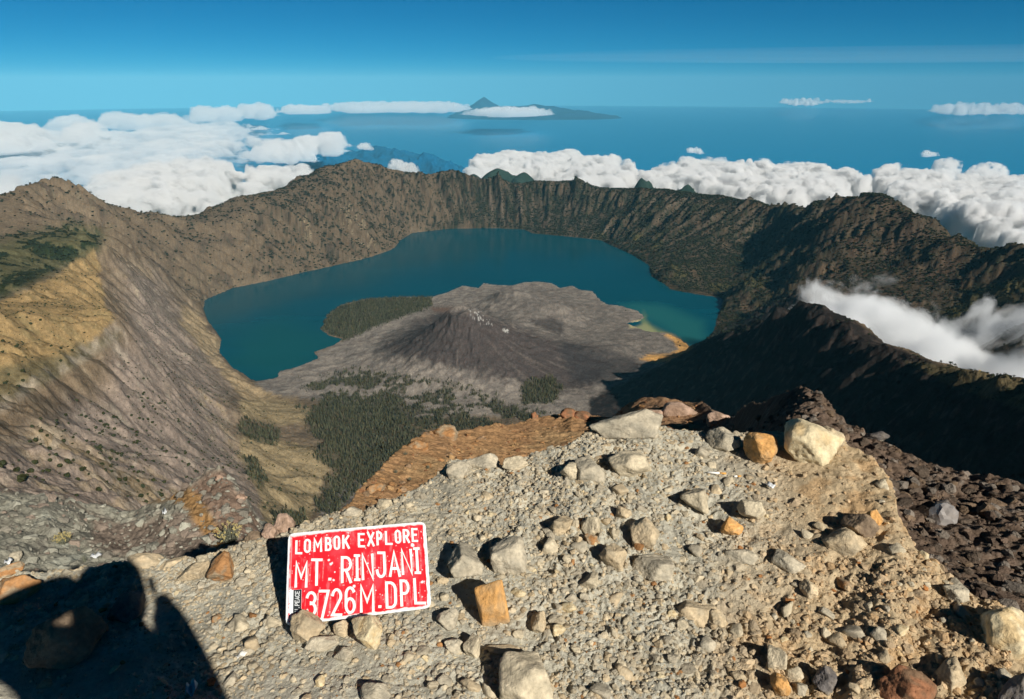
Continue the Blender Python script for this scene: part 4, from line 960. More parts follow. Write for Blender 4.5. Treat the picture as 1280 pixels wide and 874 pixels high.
# trees on the crest of the dark ridge
M_bark = surf_mat('bark', col=(0.06, 0.045, 0.03), rough=1, bump=0)
def crown_mesh(seed, n=260):
    g = np.random.default_rng(seed); V = []; F = []
    cen = g.normal(size=(9, 3)) * np.array([.45, .45, .28]); 
    for i in range(n):
        c = cen[i % 9]; d = g.normal(size=3); d /= np.linalg.norm(d); p = c + d * .42 * g.random() ** .4
        u = g.normal(size=3); u /= np.linalg.norm(u); v = np.cross(u, g.normal(size=3)); v /= np.linalg.norm(v); s = g.uniform(.08, .17)
        b = len(V); V += [p + u * s, p + v * s, p - u * s * .9, p - v * s * .8]; F.append((b, b + 1, b + 2, b + 3))
    return np.array(V), np.array(F)
def ridge_at(px, D):
    """ground height on the line of sight through column px at distance D"""
    x = (px - 640) / 849; a = math.atan2(x, 0.93); 
    xx, yy = D * math.sin(a), D * math.cos(a)
    return xx, yy, float(farH([xx], [yy])[0][0])
crest_trees = [(1177, 2180, 5.5, 'lone dark tree standing on the crest of the dark ridge'), (1190, 2130, 8, 'broad dark tree, largest on the crest of the dark ridge'), (1196, 2110, 6, 'small dark tree touching the broad one on the dark ridge crest'),
  (1222, 2040, 3.5, 'low bushy tree left of the tents on the dark ridge'), (1252, 1960, 4.5, 'thin tree right of the tents on the dark ridge'), (1262, 1940, 4, 'second thin tree right of the tents on the dark ridge'), (1274, 1960, 5, 'bushy tree at the right edge of the photo on the ridge')]
for i, (px, D, h, lb) in enumerate(crest_trees):
    j = np.argmin(np.abs(az - math.atan2((px - 640) / 849, 0.925))); col_ = np.where((rr > 1400) & (rr < 2600), zr[:, j], -9); jj = int(np.argmax(col_)); x, y, z = FX[jj, j], FY[jj, j], FH[jj, j]
    e = empty('tree', (x, y, z - .5)); tag(e, lb, 'tree')
    V, F = crown_mesh(200 + i); cr_ = mesh_np('crown', V * h * .75 + np.array([0, 0, h * .75]), F, M_leaf, np.ones((len(V), 3)) * c3(.028, .034, .016), smooth=False, parent=e)
    ang = np.linspace(0, 2 * math.pi, 7)[:-1]; tv = [(math.cos(t) * .07 * h, math.sin(t) * .07 * h, 0) for t in ang] + [(math.cos(t) * .035 * h, math.sin(t) * .035 * h, h * .8) for t in ang]
    obj_py('trunk', tv, [(k, (k + 1) % 6, 6 + (k + 1) % 6, 6 + k) for k in range(6)], M_bark, e)
# tents
def simple(name, c, rough=.6, spec=.3): 
    m, nt, b = new_mat(name); b.inputs['Base Color'].default_value = (*c, 1); b.inputs['Roughness'].default_value = rough; b.inputs['Specular IOR Level'].default_value = spec; return m
M_tent = [simple('orange_tent_cloth', (.70, .22, .03)), simple('yellow_tent_cloth', (.65, .42, .05))]
for i, (px, lb, mm) in enumerate(((1229, 'yellow dome tent, leftmost of the camp on the ridge', 1), (1240, 'orange dome tent in the middle of the ridge camp', 0), (1245, 'orange dome tent, rightmost of the camp on the ridge', 0))):
    j = np.argmin(np.abs(az - math.atan2((px - 640) / 849, 0.925))); col_ = np.where((rr > 1400) & (rr < 2600), zr[:, j], -9); jj = int(np.argmax(col_))
    e = empty('dome_tent', (FX[jj, j], FY[jj, j], FH[jj, j] - .3)); tag(e, lb, 'tent')
    W, F = ico(2); k = W.copy(); k[:, 2] = np.maximum(k[:, 2], -.05); mesh_np('canopy', k * np.array([2.6, 2.2, 1.9]), F, M_tent[mm], parent=e)
    obj_py('door', [(-.6, -2.15, .3), (.6, -2.15, .3), (0, -1.75, 1.5)], [(0, 1, 2)], M_bark, e)
print('vegetation', round(time.time() - T0, 1))

# ================================================================== ISLANDS BEYOND
def island(name, px, py_top, D, wpx, pal, seed, label, cat, sharp=1.3, rough=0.22, ny=0.7, n=150, low=SEA - 60):
    x0, y0, z0 = [float(v) for v in at_D(px, py_top, D)]; w = wpx / 849 * D * 1.0 / math.cos(math.atan2(x0, y0)) / 2
    gx_ = np.linspace(-w, w, n); gy_ = np.linspace(-w * ny, w * ny, n); XX, YY = np.meshgrid(gx_, gy_)
    rr_ = np.sqrt((XX / w) ** 2 + (YY / (w * ny)) ** 2); base = low - D * D / REARTH; top = z0
    h = np.clip(1 - rr_, 0, 1) ** sharp; o = seed * 3.3
    rdg = ridged(XX / w * 2.6 + o, YY / w * 2.6 + o, 5)
    Z = base + (top - base) * np.clip(h * (1 + rough * (rdg - 0.75) * sstep(0, .3, rr_)), 0, 1.05)
    a = math.atan2(x0, y0); V = np.stack([x0 + XX * math.cos(a) + YY * math.sin(a), y0 - XX * math.sin(a) + YY * math.cos(a), Z], -1).reshape(-1, 3)
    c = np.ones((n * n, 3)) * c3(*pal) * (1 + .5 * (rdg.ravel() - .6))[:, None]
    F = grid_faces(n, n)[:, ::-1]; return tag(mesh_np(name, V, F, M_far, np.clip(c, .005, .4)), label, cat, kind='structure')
island('distant_volcano', 605, 121, 95000, 92, (.01, .045, .09), 1, 'pointed blue volcano on the horizon', 'volcano', sharp=1.25, rough=.08)  # blue of the air haze is painted into the far land colour
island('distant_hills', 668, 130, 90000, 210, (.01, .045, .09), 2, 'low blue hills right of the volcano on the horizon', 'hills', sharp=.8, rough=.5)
island('distant_hills', 470, 182, 36000, 170, (.003, .085, .18), 3, '', 'hills', sharp=.9, rough=.7)  # coast hills coloured sea blue in place of the haze over them
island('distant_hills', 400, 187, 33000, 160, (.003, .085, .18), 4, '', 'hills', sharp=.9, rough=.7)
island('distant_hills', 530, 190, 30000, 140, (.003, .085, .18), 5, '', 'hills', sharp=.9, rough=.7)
G_ = (.026, .042, .030)
island('green_peak', 622, 210, 14500, 300, G_, 6, '', 'peak', sharp=.9, rough=.6, low=-2750)
island('green_peak', 655, 215, 14300, 260, G_, 7, '', 'peak', sharp=.9, rough=.6, low=-2750)
island('green_peak', 592, 217, 14600, 260, G_, 8, '', 'peak', sharp=1, rough=.6, low=-2750)
island('green_peak', 802, 222, 12800, 170, G_, 9, '', 'peak', sharp=.9, rough=.85, low=-2500)
island('green_peak', 860, 230, 12600, 130, G_, 10, '', 'peak', sharp=.9, rough=.85, low=-2500)

# ================================================================== CLOUDS
CLOUD_DENS = 0.018
def cloud_mat(name, scale, step, dens, lo=.40, hi=.56):
    m = bpy.data.materials.new(name); m.use_nodes = True; nt = m.node_tree; nt.nodes.clear(); N = nt.nodes.new; L = nt.links.new
    o_ = N('ShaderNodeOutputMaterial'); pv = N('ShaderNodeVolumePrincipled'); pv.inputs['Color'].default_value = (1, 1, 1, 1); pv.inputs['Anisotropy'].default_value = 0.0
    g = N('ShaderNodeNewGeometry'); n = N('ShaderNodeTexNoise'); n.inputs['Scale'].default_value = 1 / scale; n.inputs['Detail'].default_value = 4; n.inputs['Roughness'].default_value = .6; L(g.outputs['Position'], n.inputs['Vector'])
    r = N('ShaderNodeMapRange'); r.inputs['From Min'].default_value = lo; r.inputs['From Max'].default_value = hi; r.inputs['To Max'].default_value = dens; L(n.outputs[0], r.inputs['Value']); L(r.outputs[0], pv.inputs['Density'])
    L(pv.outputs[0], o_.inputs['Volume']); m.cycles.volume_step_rate = step; return m
M_cloud = bpy.data.materials.new('cloud'); M_cloud.use_nodes = True; nt = M_cloud.node_tree; nt.nodes.clear()
o_ = nt.nodes.new('ShaderNodeOutputMaterial'); pv = nt.nodes.new('ShaderNodeVolumePrincipled'); pv.inputs['Color'].default_value = (1, 1, 1, 1); pv.inputs['Density'].default_value = 0.0045
nt.links.new(pv.outputs[0], o_.inputs['Volume'])
M_row = M_cloud.copy(); M_row.name = 'far_cloud'; [n for n in M_row.node_tree.nodes if n.type == 'PRINCIPLED_VOLUME'][0].inputs['Density'].default_value = 0.0018
M_cl_near = cloud_mat('billowing_cloud', 420, 0.06, 0.020, .44, .58)
M_cl_deck = cloud_mat('layered_cloud', 1100, 0.035, 0.0055, .47, .62)
M_fleck = cloud_mat('wispy_cloud', 130, 0.12, 0.014, .44, .62)
def on_level(px, py, z0):
    z = z0
    for _ in range(6):
        x, y, _z = at_z(px, py, z); D = np.hypot(x, y); z = z0 - D ** 2 / REARTH
    return float(x), float(y)
def cloud(name, poly, ztop, height, cell, Rmax, n, seed, label=None, cat='cloud', group=None, kind=None, edge=None, thin=0.0, cover_p=0.0, flat=1.0, wob=1.0, mat=None):
    g = np.random.default_rng(seed); zmid = ztop - height * .5
    W = np.array([on_level(px, py, zmid) for px, py in poly]); edge = edge or Rmax * 1.2
    x0, y0 = W.min(0) - Rmax * 1.6; x1, y1 = W.max(0) + Rmax * 1.6
    cell = max(cell, math.sqrt((x1 - x0) * (y1 - y0) / 230000))
    xs = np.arange(x0, x1, cell); ys = np.arange(y0, y1, cell); XX, YY = np.meshgrid(xs, ys); base = ztop - height
    sd = sdist(XX, YY, W); o = seed * 7.7
    nz_ = fbm(XX / (Rmax * 4) + o, YY / (Rmax * 4), 5)
    cov = np.clip((sd + nz_ * Rmax * 3.4 * wob) / edge + cover_p, 0, 1)
    h = np.full(XX.shape, base - 1.0)
    # puffs, three generations: large, then small ones budding on the surface
    def splat(n_, r0, r1, gen):
        i = g.integers(0, XX.size, n_ * 4); cc = cov.ravel()[i]; k = g.random(len(i)) < cc; i = i[k][:n_]
        xi, yi, c_ = XX.ravel()[i], YY.ravel()[i], cov.ravel()[i]; nn = nz_.ravel()[i]
        rad_ = (r0 + (r1 - r0) * g.random(len(i)) ** 2) * (.55 + .45 * c_)
        for x, y, r, c__, nv in zip(xi, yi, rad_, c_, nn):
            jx, jy = int((x - x0) / cell), int((y - y0) / cell)
            if gen == 0: cz = base + flat * height * math.sqrt(c__) * np.clip(.34 + 1.15 * nv + .26 * g.normal(), 0, 1.25) - r * .60
            else: cz = h[jy, jx] - r * g.uniform(.25, .7)
            m = int(r / cell) + 1; a0, a1, b0, b1 = max(jy - m, 0), min(jy + m + 1, len(ys)), max(jx - m, 0), min(jx + m + 1, len(xs))
            dx = xs[b0:b1][None] - x; dy = ys[a0:a1][:, None] - y; q = r * r - dx * dx - dy * dy
            hh = cz + np.sqrt(np.maximum(q, 0)) * (1 if flat >= 1 else flat)
            h[a0:a1, b0:b1] = np.where(q > 0, np.maximum(h[a0:a1, b0:b1], hh), h[a0:a1, b0:b1])
    splat(n, Rmax * .45, Rmax, 0); splat(n * 4, Rmax * .18, Rmax * .45, 1); splat(n * 14, max(Rmax * .07, cell * 1.5), Rmax * .2, 2)
    m = h > base
    h = np.where(m, h + flat * fbm(XX / (Rmax * .22) + o, YY / (Rmax * .22), 4) * Rmax * .14, base - 1)
    h = np.where(m, base + (h - base) * (.25 + .75 * sstep(0, .5, cov)), h)
    h = np.where(h > ztop, ztop + (h - ztop) * .5, h)
    al = sstep(0, 1, np.clip((h - base) / (height * .16 + 1), 0, 1) * 1.0 + 0.35 * nz_) if thin <= 0 else np.clip(sstep(-.1, .6, cov * 1.2 + fbm(XX / (Rmax * 2.0) + o, YY / (Rmax * .6), 5) * 1.6 - thin), 0, 1)
    D2 = (XX ** 2 + YY ** 2) / REARTH
    F = grid_faces(len(ys), len(xs))[:, ::1]; keep = m.ravel()[F].any(1); F = F[keep]
    used, inv = np.unique(F, return_inverse=True); F = inv.reshape(F.shape)
    V = np.stack([XX, YY, np.maximum(h, base - cell * .2) - D2], -1).reshape(-1, 3)[used]
    al = al.ravel()[used]
    # underside, shallow, so that the cloud has a body
    Vb = V.copy(); Vb[:, 2] = (base - D2.ravel()[used]) - np.clip((h.ravel()[used] - base) * .35, 0, height * .25) - 3
    E_ = np.concatenate([F[:, [0, 1]], F[:, [1, 2]], F[:, [2, 3]], F[:, [3, 0]]]).astype(np.int64); bd_ = E_[~np.isin(E_[:, 0] * 10000000 + E_[:, 1], E_[:, 1] * 10000000 + E_[:, 0])]
    V2 = np.concatenate([V, Vb]); F2 = np.concatenate([F, F[:, ::-1] + len(V), np.stack([bd_[:, 1], bd_[:, 0], bd_[:, 0] + len(V), bd_[:, 1] + len(V)], 1)])
    o_ = mesh_np(name, V2, F2, mat or M_cloud); return tag(o_, label, cat if kind is None or label else None, group, kind)
rect = lambda x0, x1, y0, y1: [(x0, (y0 + y1) / 2), (x0 + (x1 - x0) * .2, y0), (x1 - (x1 - x0) * .2, y0), (x1, (y0 + y1) / 2), (x1 - (x1 - x0) * .2, y1), (x0 + (x1 - x0) * .2, y1)]
cloud('cloud_bank', [(100,262),(120,236),(180,226),(240,220),(275,228),(300,234),(290,252),(250,268),(180,272),(130,270)], -2000, 400, 40, 340, 600, 1, 'bright billowing cloud bank right behind the left saddle of the rim', mat=M_cl_near, cover_p=.3)
cloud('cloud', [(285,236),(320,226),(350,222),(388,218),(385,226),(350,240),(315,250),(290,250)], -2050, 300, 40, 240, 200, 2, 'bright puffy cloud arm between the cloud bank and the brown peak', mat=M_cl_near, cover_p=.15)
cloud('cloud_bank', [(-80,158),(60,162),(120,166),(200,158),(330,154),(352,172),(318,184),(330,194),(300,206),(240,214),(130,226),(0,236),(-80,240)], -2250, 300, 80, 520, 3200, 3, 'wide layered deck of white cloud covering the left horizon', flat=.7, edge=2200, cover_p=.1, mat=M_cl_deck)
cloud('cloud', [(-40,243),(0,238),(30,236),(42,240),(20,250),(-40,262)], -2000, 350, 40, 260, 60, 4, 'small white cloud at the far left behind the left mountain', cover_p=.2)
cloud('cloud', rect(306,382,180,194), -1950, 420, 50, 330, 60, 5, 'puffy cumulus at the right end of the cloud deck', cover_p=.25)
cloud('cloud', rect(352,432,171,184), -1900, 420, 60, 380, 60, 6, 'long puffy cumulus floating above the dark coast', cover_p=.2)
cloud('cloud', rect(320,362,203,208), -2300, 150, 50, 200, 26, 7, 'thin lens shaped cloud below the puffy cumulus', flat=.5, mat=M_fleck)
cloud('cloud', rect(484,530,205,212), -2200, 250, 40, 170, 30, 8, 'small ragged cloud above the rim right of the brown peak', mat=M_fleck)
cloud('cloud', [(-60,168),(0,160),(40,163),(66,168),(60,180),(0,182),(-60,184)], -1700, 450, 70, 420, 200, 9, 'tall cumulus heads at the left edge of the cloud deck', cover_p=.2)
cloud('cloud', rect(84,128,163,172), -1750, 420, 60, 380, 120, 10, 'rounded cumulus tower standing on the cloud deck', cover_p=.3)
for i, (x0, x1, y0, y1, hh, zt) in enumerate(((62,112,150,157,350,-1600),(118,186,147,156,520,-1500),(186,236,150,156,350,-1600),(236,300,138,146,600,-1250),(296,346,134,142,650,-1150),(352,412,134,139,400,-1400),(60,100,158,163,300,-1900),(180,240,158,162,150,-2000))):
    cloud('cloud', rect(x0, x1, y0, y1), zt - 500, hh, 90, 520 if y0 < 150 else 400, 160, 20 + i, mat=M_row, label= ['small far cumulus, first from the left above the deck', 'cumulus with two towers above the left cloud deck', 'low ragged cumulus between the two tall far ones', 'tall far cumulus above the middle of the deck', 'far cumulus group on the left horizon before the long row', 'flat far cloud joining the row under the volcano', 'small puff over the left part of the deck', 'faint flat puff over the middle of the deck'][i], cover_p=.2)
cloud('cloud', rect(398,592,129,137), -1950, 480, 130, 560, 700, 40, 'long row of far cumulus left of the blue volcano', mat=M_row, cover_p=.15)
cloud('cloud', rect(585,688,138,143), -1950, 300, 110, 450, 240, 41, 'low far clouds at the foot of the blue volcano', mat=M_row, cover_p=.0)
cloud('cloud', rect(975,1030,121,127), -1400, 800, 110, 560, 220, 42, 'small far cumulus low on the right horizon', cover_p=.3)
cloud('cloud', rect(1035,1092,122,127), -1600, 400, 110, 400, 80, 43, 'faint far cumulus right of the small one on the right horizon')
cloud('cloud', rect(1160,1300,130,138), -1800, 700, 110, 480, 330, 44, 'row of small far cumulus at the right edge of the horizon', mat=M_row, cover_p=.0)
cloud('cloud', [(578,222),(600,204),(640,199),(690,197),(735,200),(775,207),(800,215),(830,220),(820,236),(760,244),(700,240),(650,230),(600,230)], -2050, 340, 42, 320, 700, 50, 'large bright cumulus bank behind the middle of the rim', mat=M_cl_near, cover_p=.12)
cloud('cloud', [(825,226),(850,212),(905,210),(960,216),(1010,219),(1060,226),(1078,238),(1068,262),(950,262),(830,245)], -2050, 340, 42, 320, 800, 51, 'long bank of cumulus behind the right part of the rim', mat=M_cl_near, cover_p=.3)
cloud('cloud', [(1085,228),(1120,224),(1160,238),(1215,240),(1300,236),(1310,300),(1290,330),(1200,300),(1130,268),(1080,240)], -2100, 330, 38, 310, 1000, 52, 'broad cumulus bank filling the right edge behind the big peak', mat=M_cl_near, cover_p=.35)
cloud('cloud', rect(1162,1198,215,221), -2050, 250, 40, 170, 90, 53, 'small detached puff above the right cumulus bank', mat=M_fleck, wob=1, cover_p=.3)
cloud('cloud', rect(1212,1262,222,232), -2050, 350, 40, 220, 120, 54, 'detached puffs at the far right above the cumulus bank', mat=M_fleck, wob=1, cover_p=.3)
for i, (px, py) in enumerate(((860,199),(900,200),(955,203),(868,187),(1160,191),(455,182),(385,197))):
    cloud('cloud', rect(px - 9, px + 10, py - 2, py + 2), -2350, 160, 30, 130, 60, 60 + i, flat=.7, wob=1.2, cover_p=.25, mat=M_fleck, label= ['tiny cloud fleck above the cloud bank, left one of a pair over the sea', 'tiny cloud fleck, right one of the pair over the sea', 'tiny cloud fleck right of the pair over the sea', 'tiny lone fleck highest above the middle bank', 'tiny cloud fleck high over the sea on the right', 'tiny cloud fleck over the dark coast hills', 'tiny cloud fleck left of the dark coast hills'][i])
print('clouds', round(time.time() - T0, 1))

M_high = bpy.data.materials.new('high_thin_cloud'); M_high.use_nodes = True; nt = M_high.node_tree; nt.nodes.clear()
o_ = nt.nodes.new('ShaderNodeOutputMaterial'); pv = nt.nodes.new('ShaderNodeVolumePrincipled'); pv.inputs['Color'].default_value = (.75, .85, .95, 1); pv.inputs['Density'].default_value = 7e-6; nt.links.new(pv.outputs[0], o_.inputs['Volume'])
W, F = ico(4); wv_ = W * np.array([105000, 60000, 420]); wv_[:, 2] += 160 * fbm(W[:, 0] * 4, W[:, 1] * 4, 3)
hc = mesh_np('high_cloud_layer', wv_, F, M_high); hc.location = (100000, 170000, 5200); hc.rotation_euler = (0, R(-0.12), 0)
tag(hc, 'thin grey veil of high cloud low in the right sky', 'cloud')
# soft cloud lapping into the valley behind the dark ridge
vm = bpy.data.materials.new('valley_mist'); vm.use_nodes = True; nt = vm.node_tree; nt.nodes.clear(); N = nt.nodes.new; Lk = nt.links.new
o_ = N('ShaderNodeOutputMaterial'); pv = N('ShaderNodeVolumePrincipled'); pv.inputs['Color'].default_value = (.97, .985, 1, 1); pv.inputs['Anisotropy'].default_value = -0.42
ge = N('ShaderNodeNewGeometry'); n_ = N('ShaderNodeTexNoise'); n_.inputs['Scale'].default_value = 1 / 430.; n_.inputs['Detail'].default_value = 5; n_.inputs['Roughness'].default_value = .58; n_.inputs['Distortion'].default_value = .35
Lk(ge.outputs['Position'], n_.inputs['Vector'])
tc = N('ShaderNodeTexCoord'); sx = N('ShaderNodeSeparateXYZ'); Lk(tc.outputs['Object'], sx.inputs[0])
def M_(op, a, b_=None, c=None):
    m = N('ShaderNodeMath'); m.operation = op
    for i, v in enumerate((a, b_, c)):
        if v is None: continue
        if isinstance(v, (int, float)): m.inputs[i].default_value = v
        else: Lk(v, m.inputs[i])
    return m.outputs[0]
zz = sx.outputs['Z']; ax = M_('ABSOLUTE', sx.outputs['X']); ay = M_('ABSOLUTE', sx.outputs['Y'])
fal = M_('MAXIMUM', M_('MULTIPLY', M_('SUBTRACT', ax, .72), 1.7), 0.0); faly = M_('MAXIMUM', M_('MULTIPLY', M_('SUBTRACT', ay, .6), 1.4), 0.0)
v = M_('SUBTRACT', M_('ADD', n_.outputs[0], -0.450), M_('MULTIPLY', M_('ADD', zz, 0.10), 0.30)); v = M_('SUBTRACT', M_('SUBTRACT', v, fal), faly)
d = M_('MULTIPLY', M_('MINIMUM', M_('MAXIMUM', M_('MULTIPLY', v, 9.0), 0.0), 1.0), 0.020)
Lk(d, pv.inputs['Density']); Lk(pv.outputs[0], o_.inputs['Volume'])
W, F = ico(3); Vd = np.sign(W) * np.abs(W) ** 0.55
p = at_D(1235, 425, 3900)
vo = mesh_np('valley_cloud', Vd, F, vm); vo.location = (float(p[0]), float(p[1]), -1175); vo.scale = (1120, 720, 400); vo.rotation_euler = (0, 0, R(-24))
tag(vo, 'soft white cloud drifting in the valley behind the dark ridge', 'cloud')

# ================================================================== THE SIGN
GL = {}
def arc(cx, cy_, rx, ry, a0, a1, n=7): return [(cx + rx * math.cos(R(a0 + (a1 - a0) * i / n)), cy_ + ry * math.sin(R(a0 + (a1 - a0) * i / n))) for i in range(n + 1)]
rr4 = lambda: arc(.5, .78, .5, .22, 180, 0, 10) + arc(.5, .22, .5, .22, 0, -180, 10) + [(0, .78)]
GL['O'] = [rr4()]; GL['L'] = [[(0, 1), (0, 0), (1, 0)]]; GL['M'] = [[(0, 0), (0, 1), (.5, .38), (1, 1), (1, 0)]]
GL['B'] = [[(0, 0), (0, 1), (.5, 1)] + arc(.5, .77, .42, .23, 90, -90) + [(0, .54)], [(.5, .54)] + arc(.5, .27, .5, .27, 90, -90) + [(0, 0)]]
GL['K'] = [[(0, 0), (0, 1)], [(.95, 1), (.05, .42)], [(.35, .60), (1, 0)]]; GL['E'] = [[(1, 1), (0, 1), (0, 0), (1, 0)], [(0, .52), (.8, .52)]]
GL['X'] = [[(0, 0), (1, 1)], [(0, 1), (1, 0)]]; GL['P'] = [[(0, 0), (0, 1), (.5, 1)] + arc(.5, .74, .5, .26, 90, -90) + [(0, .48)]]
GL['R'] = GL['P'] + [[(.45, .48), (1, 0)]]; GL['T'] = [[(0, 1), (1, 1)], [(.5, 1), (.5, 0)]]; GL['I'] = [[(0, 1), (1, 1)], [(0, 0), (1, 0)], [(.5, 0), (.5, 1)]]
GL['N'] = [[(0, 0), (0, 1), (1, 0), (1, 1)]]; GL['J'] = [[(.25, 1), (1, 1), (1, .25)] + arc(.5, .25, .5, .25, 0, -180)]; GL['A'] = [[(0, 0), (.5, 1), (1, 0)], [(.18, .30), (.82, .30)]]
GL['3'] = [arc(.5, .76, .48, .24, 170, -90, 10) + arc(.5, .27, .5, .27, 90, -165, 12)]; GL['7'] = [[(0, 1), (1, 1), (.3, 0)]]
GL['2'] = [arc(.5, .74, .48, .26, 170, -20, 9) + [(0, 0), (1, 0)]]; GL['6'] = [arc(.5, .72, .5, .28, 30, 180, 8) + [(0, .28)] + arc(.5, .28, .5, .28, 180, 540, 18)]
GL['D'] = [[(0, 0), (0, 1), (.45, 1)] + arc(.45, .72, .55, .28, 90, 0) + arc(.45, .28, .55, .28, 0, -90) + [(0, 0)]]; GL['C'] = [arc(.5, .75, .5, .25, 10, 180, 8) + arc(.5, .25, .5, .25, 180, 350, 8)]
GL['.'] = [[(.35, 0), (.65, 0)]]
def ribbon(pts, w):
    pts = np.array(pts, float); k = [0] + [i for i in range(1, len(pts)) if np.hypot(*(pts[i] - pts[i - 1])) > 1e-5]; pts = pts[k]
    closed = np.hypot(*(pts[0] - pts[-1])) < 1e-6; n = len(pts); Lf, Rt = [], []
    for i in range(n):
        a = pts[i] - pts[i - 1] if i > 0 else (pts[-1] - pts[-2] if closed else pts[1] - pts[0]); b_ = pts[i + 1] - pts[i] if i < n - 1 else (pts[1] - pts[0] if closed else pts[-1] - pts[-2])
        a = a / np.hypot(*a); b_ = b_ / np.hypot(*b_); na = np.array([-a[1], a[0]]); nb = np.array([-b_[1], b_[0]]); m = na + nb; l = np.hypot(*m)
        m = na if l < .2 else m / l; k_ = min(1 / max(m @ na, .45), 1.9); p_ = pts[i].copy()
        if not closed and i == 0: p_ = p_ - a * w * .45
        if not closed and i == n - 1: p_ = p_ + a * w * .45
        Lf.append(p_ + m * w / 2 * k_); Rt.append(p_ - m * w / 2 * k_)
    return Lf, Rt
cBL, cBR, cTR, cTL = at_s(357, 783, 2.205), at_s(539, 760, 2.19), at_s(532, 652, 2.29), at_s(360, 667, 2.30)
def signP(u, v, d=0.0):
    p = (cBL * (1 - u) + cBR * u) * (1 - v) + (cTL * (1 - u) + cTR * u) * v; nn = (cBR - cBL).cross(cTL - cBL).normalized()
    bend = 0.004 * math.sin(u * 3.1) + 0.002 * math.sin(v * 5 + u * 4)
    return p + nn * (d + bend)
SO = signP(.5, 0); sign = empty('summit_sign', SO); tag(sign, 'worn red metal sign with raised white letters propped up by rocks', 'sign')
SW, SH = (cBR - cBL).length, (cTL - cBL).length
M_plate = surf_mat('painted_plate', attr=True, rough=.38, spec=.5, var=.10, scales=((40, 1.0),), bump=.12, bump_scales=((120, 1.0),), dist=.002)
nu, nv = 380, 240; U, Vv = np.meshgrid(np.linspace(0, 1, nu), np.linspace(0, 1, nv)); ed = np.minimum(np.minimum(U * SW, (1 - U) * SW), np.minimum(Vv * SH, (1 - Vv) * SH))
rim_w = 0.0095 + .006 * fbm(U * 14, Vv * 9, 4); pl = np.array([signP(float(u), float(v), 0.0) for u, v in zip(U.ravel(), Vv.ravel())]) - np.array(SO)
nnrm = np.array((cBR - cBL).cross(cTL - cBL).normalized())
rd = np.minimum(np.hypot(np.minimum(U, 1 - U) * SW, 0), 1)
emb = 0.0022 * (sstep(.006, .009, ed) * (1 - sstep(.012, .015, ed)))
pl = pl + nnrm[None] * emb.ravel()[:, None]
pc = np.ones(U.shape + (3,)) * c3(.78, .012, .022); pc = layer(pc, (.80, .05, .07), sstep(0, .4, fbm(U * 7, Vv * 4, 4)) * .8)
pc = layer(pc, (.80, .20, .22), sstep(.18, .5, fbm(U * 22, Vv * 5 + 7, 4)) * .45)
chips = sstep(.50, .56, fbm(U * 42 + 3, Vv * 26, 3) + .12 * sstep(.05, 0, ed)); pc = layer(pc, (.72, .74, .74), chips * .9)
pc = layer(pc, (.74, .76, .76), sstep(.0025, -.0025, ed - rim_w)); pc = layer(pc, (.35, .42, .50), sstep(.003, .0, ed) * sstep(0, .3, fbm(U * 20, Vv * 14 + 4, 3)))
l1 = [('L',166,202,262,342),('O',228,262,252,332),('M',295,342,245,325),('B',377,410,238,318),('O',438,470,228,310),('K',500,538,222,303),('E',610,645,208,292),('X',675,712,200,285),('P',740,768,195,278),('L',800,838,192,274),('O',868,898,184,264),('R',925,958,178,260),('E',985,1015,170,252)]
l2 = [('M',170,242,405,560),('T',282,345,385,548),('.',398,412,510,512),('R',490,548,368,530),('I',580,606,355,515),('N',632,700,348,510),('J',730,782,335,495),('A',818,882,328,488),('N',905,966,315,475),('I',992,1020,305,468)]
l3 = [('3',250,308,600,745),('7',338,395,590,760),('2',424,482,580,742),('6',516,572,568,728),('M',618,698,555,720),('.',734,750,688,690),('D',790,848,535,695),('P',888,935,522,682),('L',980,1040,512,668)]
_Z = 104 + U * (1080 - 104); _top = 210 - 95 * U; _bot = 815 - 115 * U; _ZY = _top + (1 - Vv) * (_bot - _top)
gs_ = np.random.default_rng(3); gm = np.zeros(U.shape)
for off, ll in ((13, l1), (15, l2), (14, l3)):
    for ch, x0, x1, yt, yb in ll:
        if ch == '.': continue
        for s_ in (x1 + off, x0 - off * .75, (x0 + x1) / 2 + 4):
            if gs_.random() < .25: continue
            w_ = gs_.uniform(1.6, 3.6); y0_, y1_ = yt + gs_.uniform(0, 30), yb - gs_.uniform(0, 40)
            gm = np.maximum(gm, sstep(w_ + 1, w_ - .5, np.abs(_Z - s_ + .05 * (_ZY - y0_))) * (_ZY > y0_) * (_ZY < y1_) * gs_.uniform(.25, .65))
pc = layer(pc, (.80, .52, .50), gm * sstep(-.5, .1, fbm(U * 30, Vv * 50, 3)))
for zx, zy, s_ in [(395, 385, 9), (408, 412, 12), (418, 405, 8), (430, 518, 9), (980, 280, 14), (570, 560, 12), (1030, 530, 12), (875, 450, 12)] + [(gs_.uniform(150, 1050), gs_.uniform(250, 700), gs_.uniform(2, 5)) for _ in range(18)]:
    pc = layer(pc, (.66, .72, .74), sstep(s_, s_ * .6, np.hypot(_Z - zx, _ZY - zy) + 5 * fbm(U * 50, Vv * 30, 2)))
cl = sstep(.08, .02, U) * sstep(.42, .36, Vv); pc = layer(pc, (.74, .76, .76), cl * sstep(-.25, .1, fbm(U * 60, Vv * 40, 3)))
crn_ = np.hypot(np.maximum(.018 - np.minimum(U, 1 - U) * SW, 0), np.maximum(.018 - np.minimum(Vv, 1 - Vv) * SH, 0)) > .018
F = grid_faces(nv, nu); kp = ~crn_.ravel()[F].any(1); Ft = F[kp]
pb = pl - nnrm[None] * .0016
Fb = Ft[:, ::-1] + len(pl)
ctr = set(); edges = {}
Vall = np.concatenate([pl, pb]); Call = np.concatenate([pc.reshape(-1, 3), np.ones((len(pl), 3)) * .45])
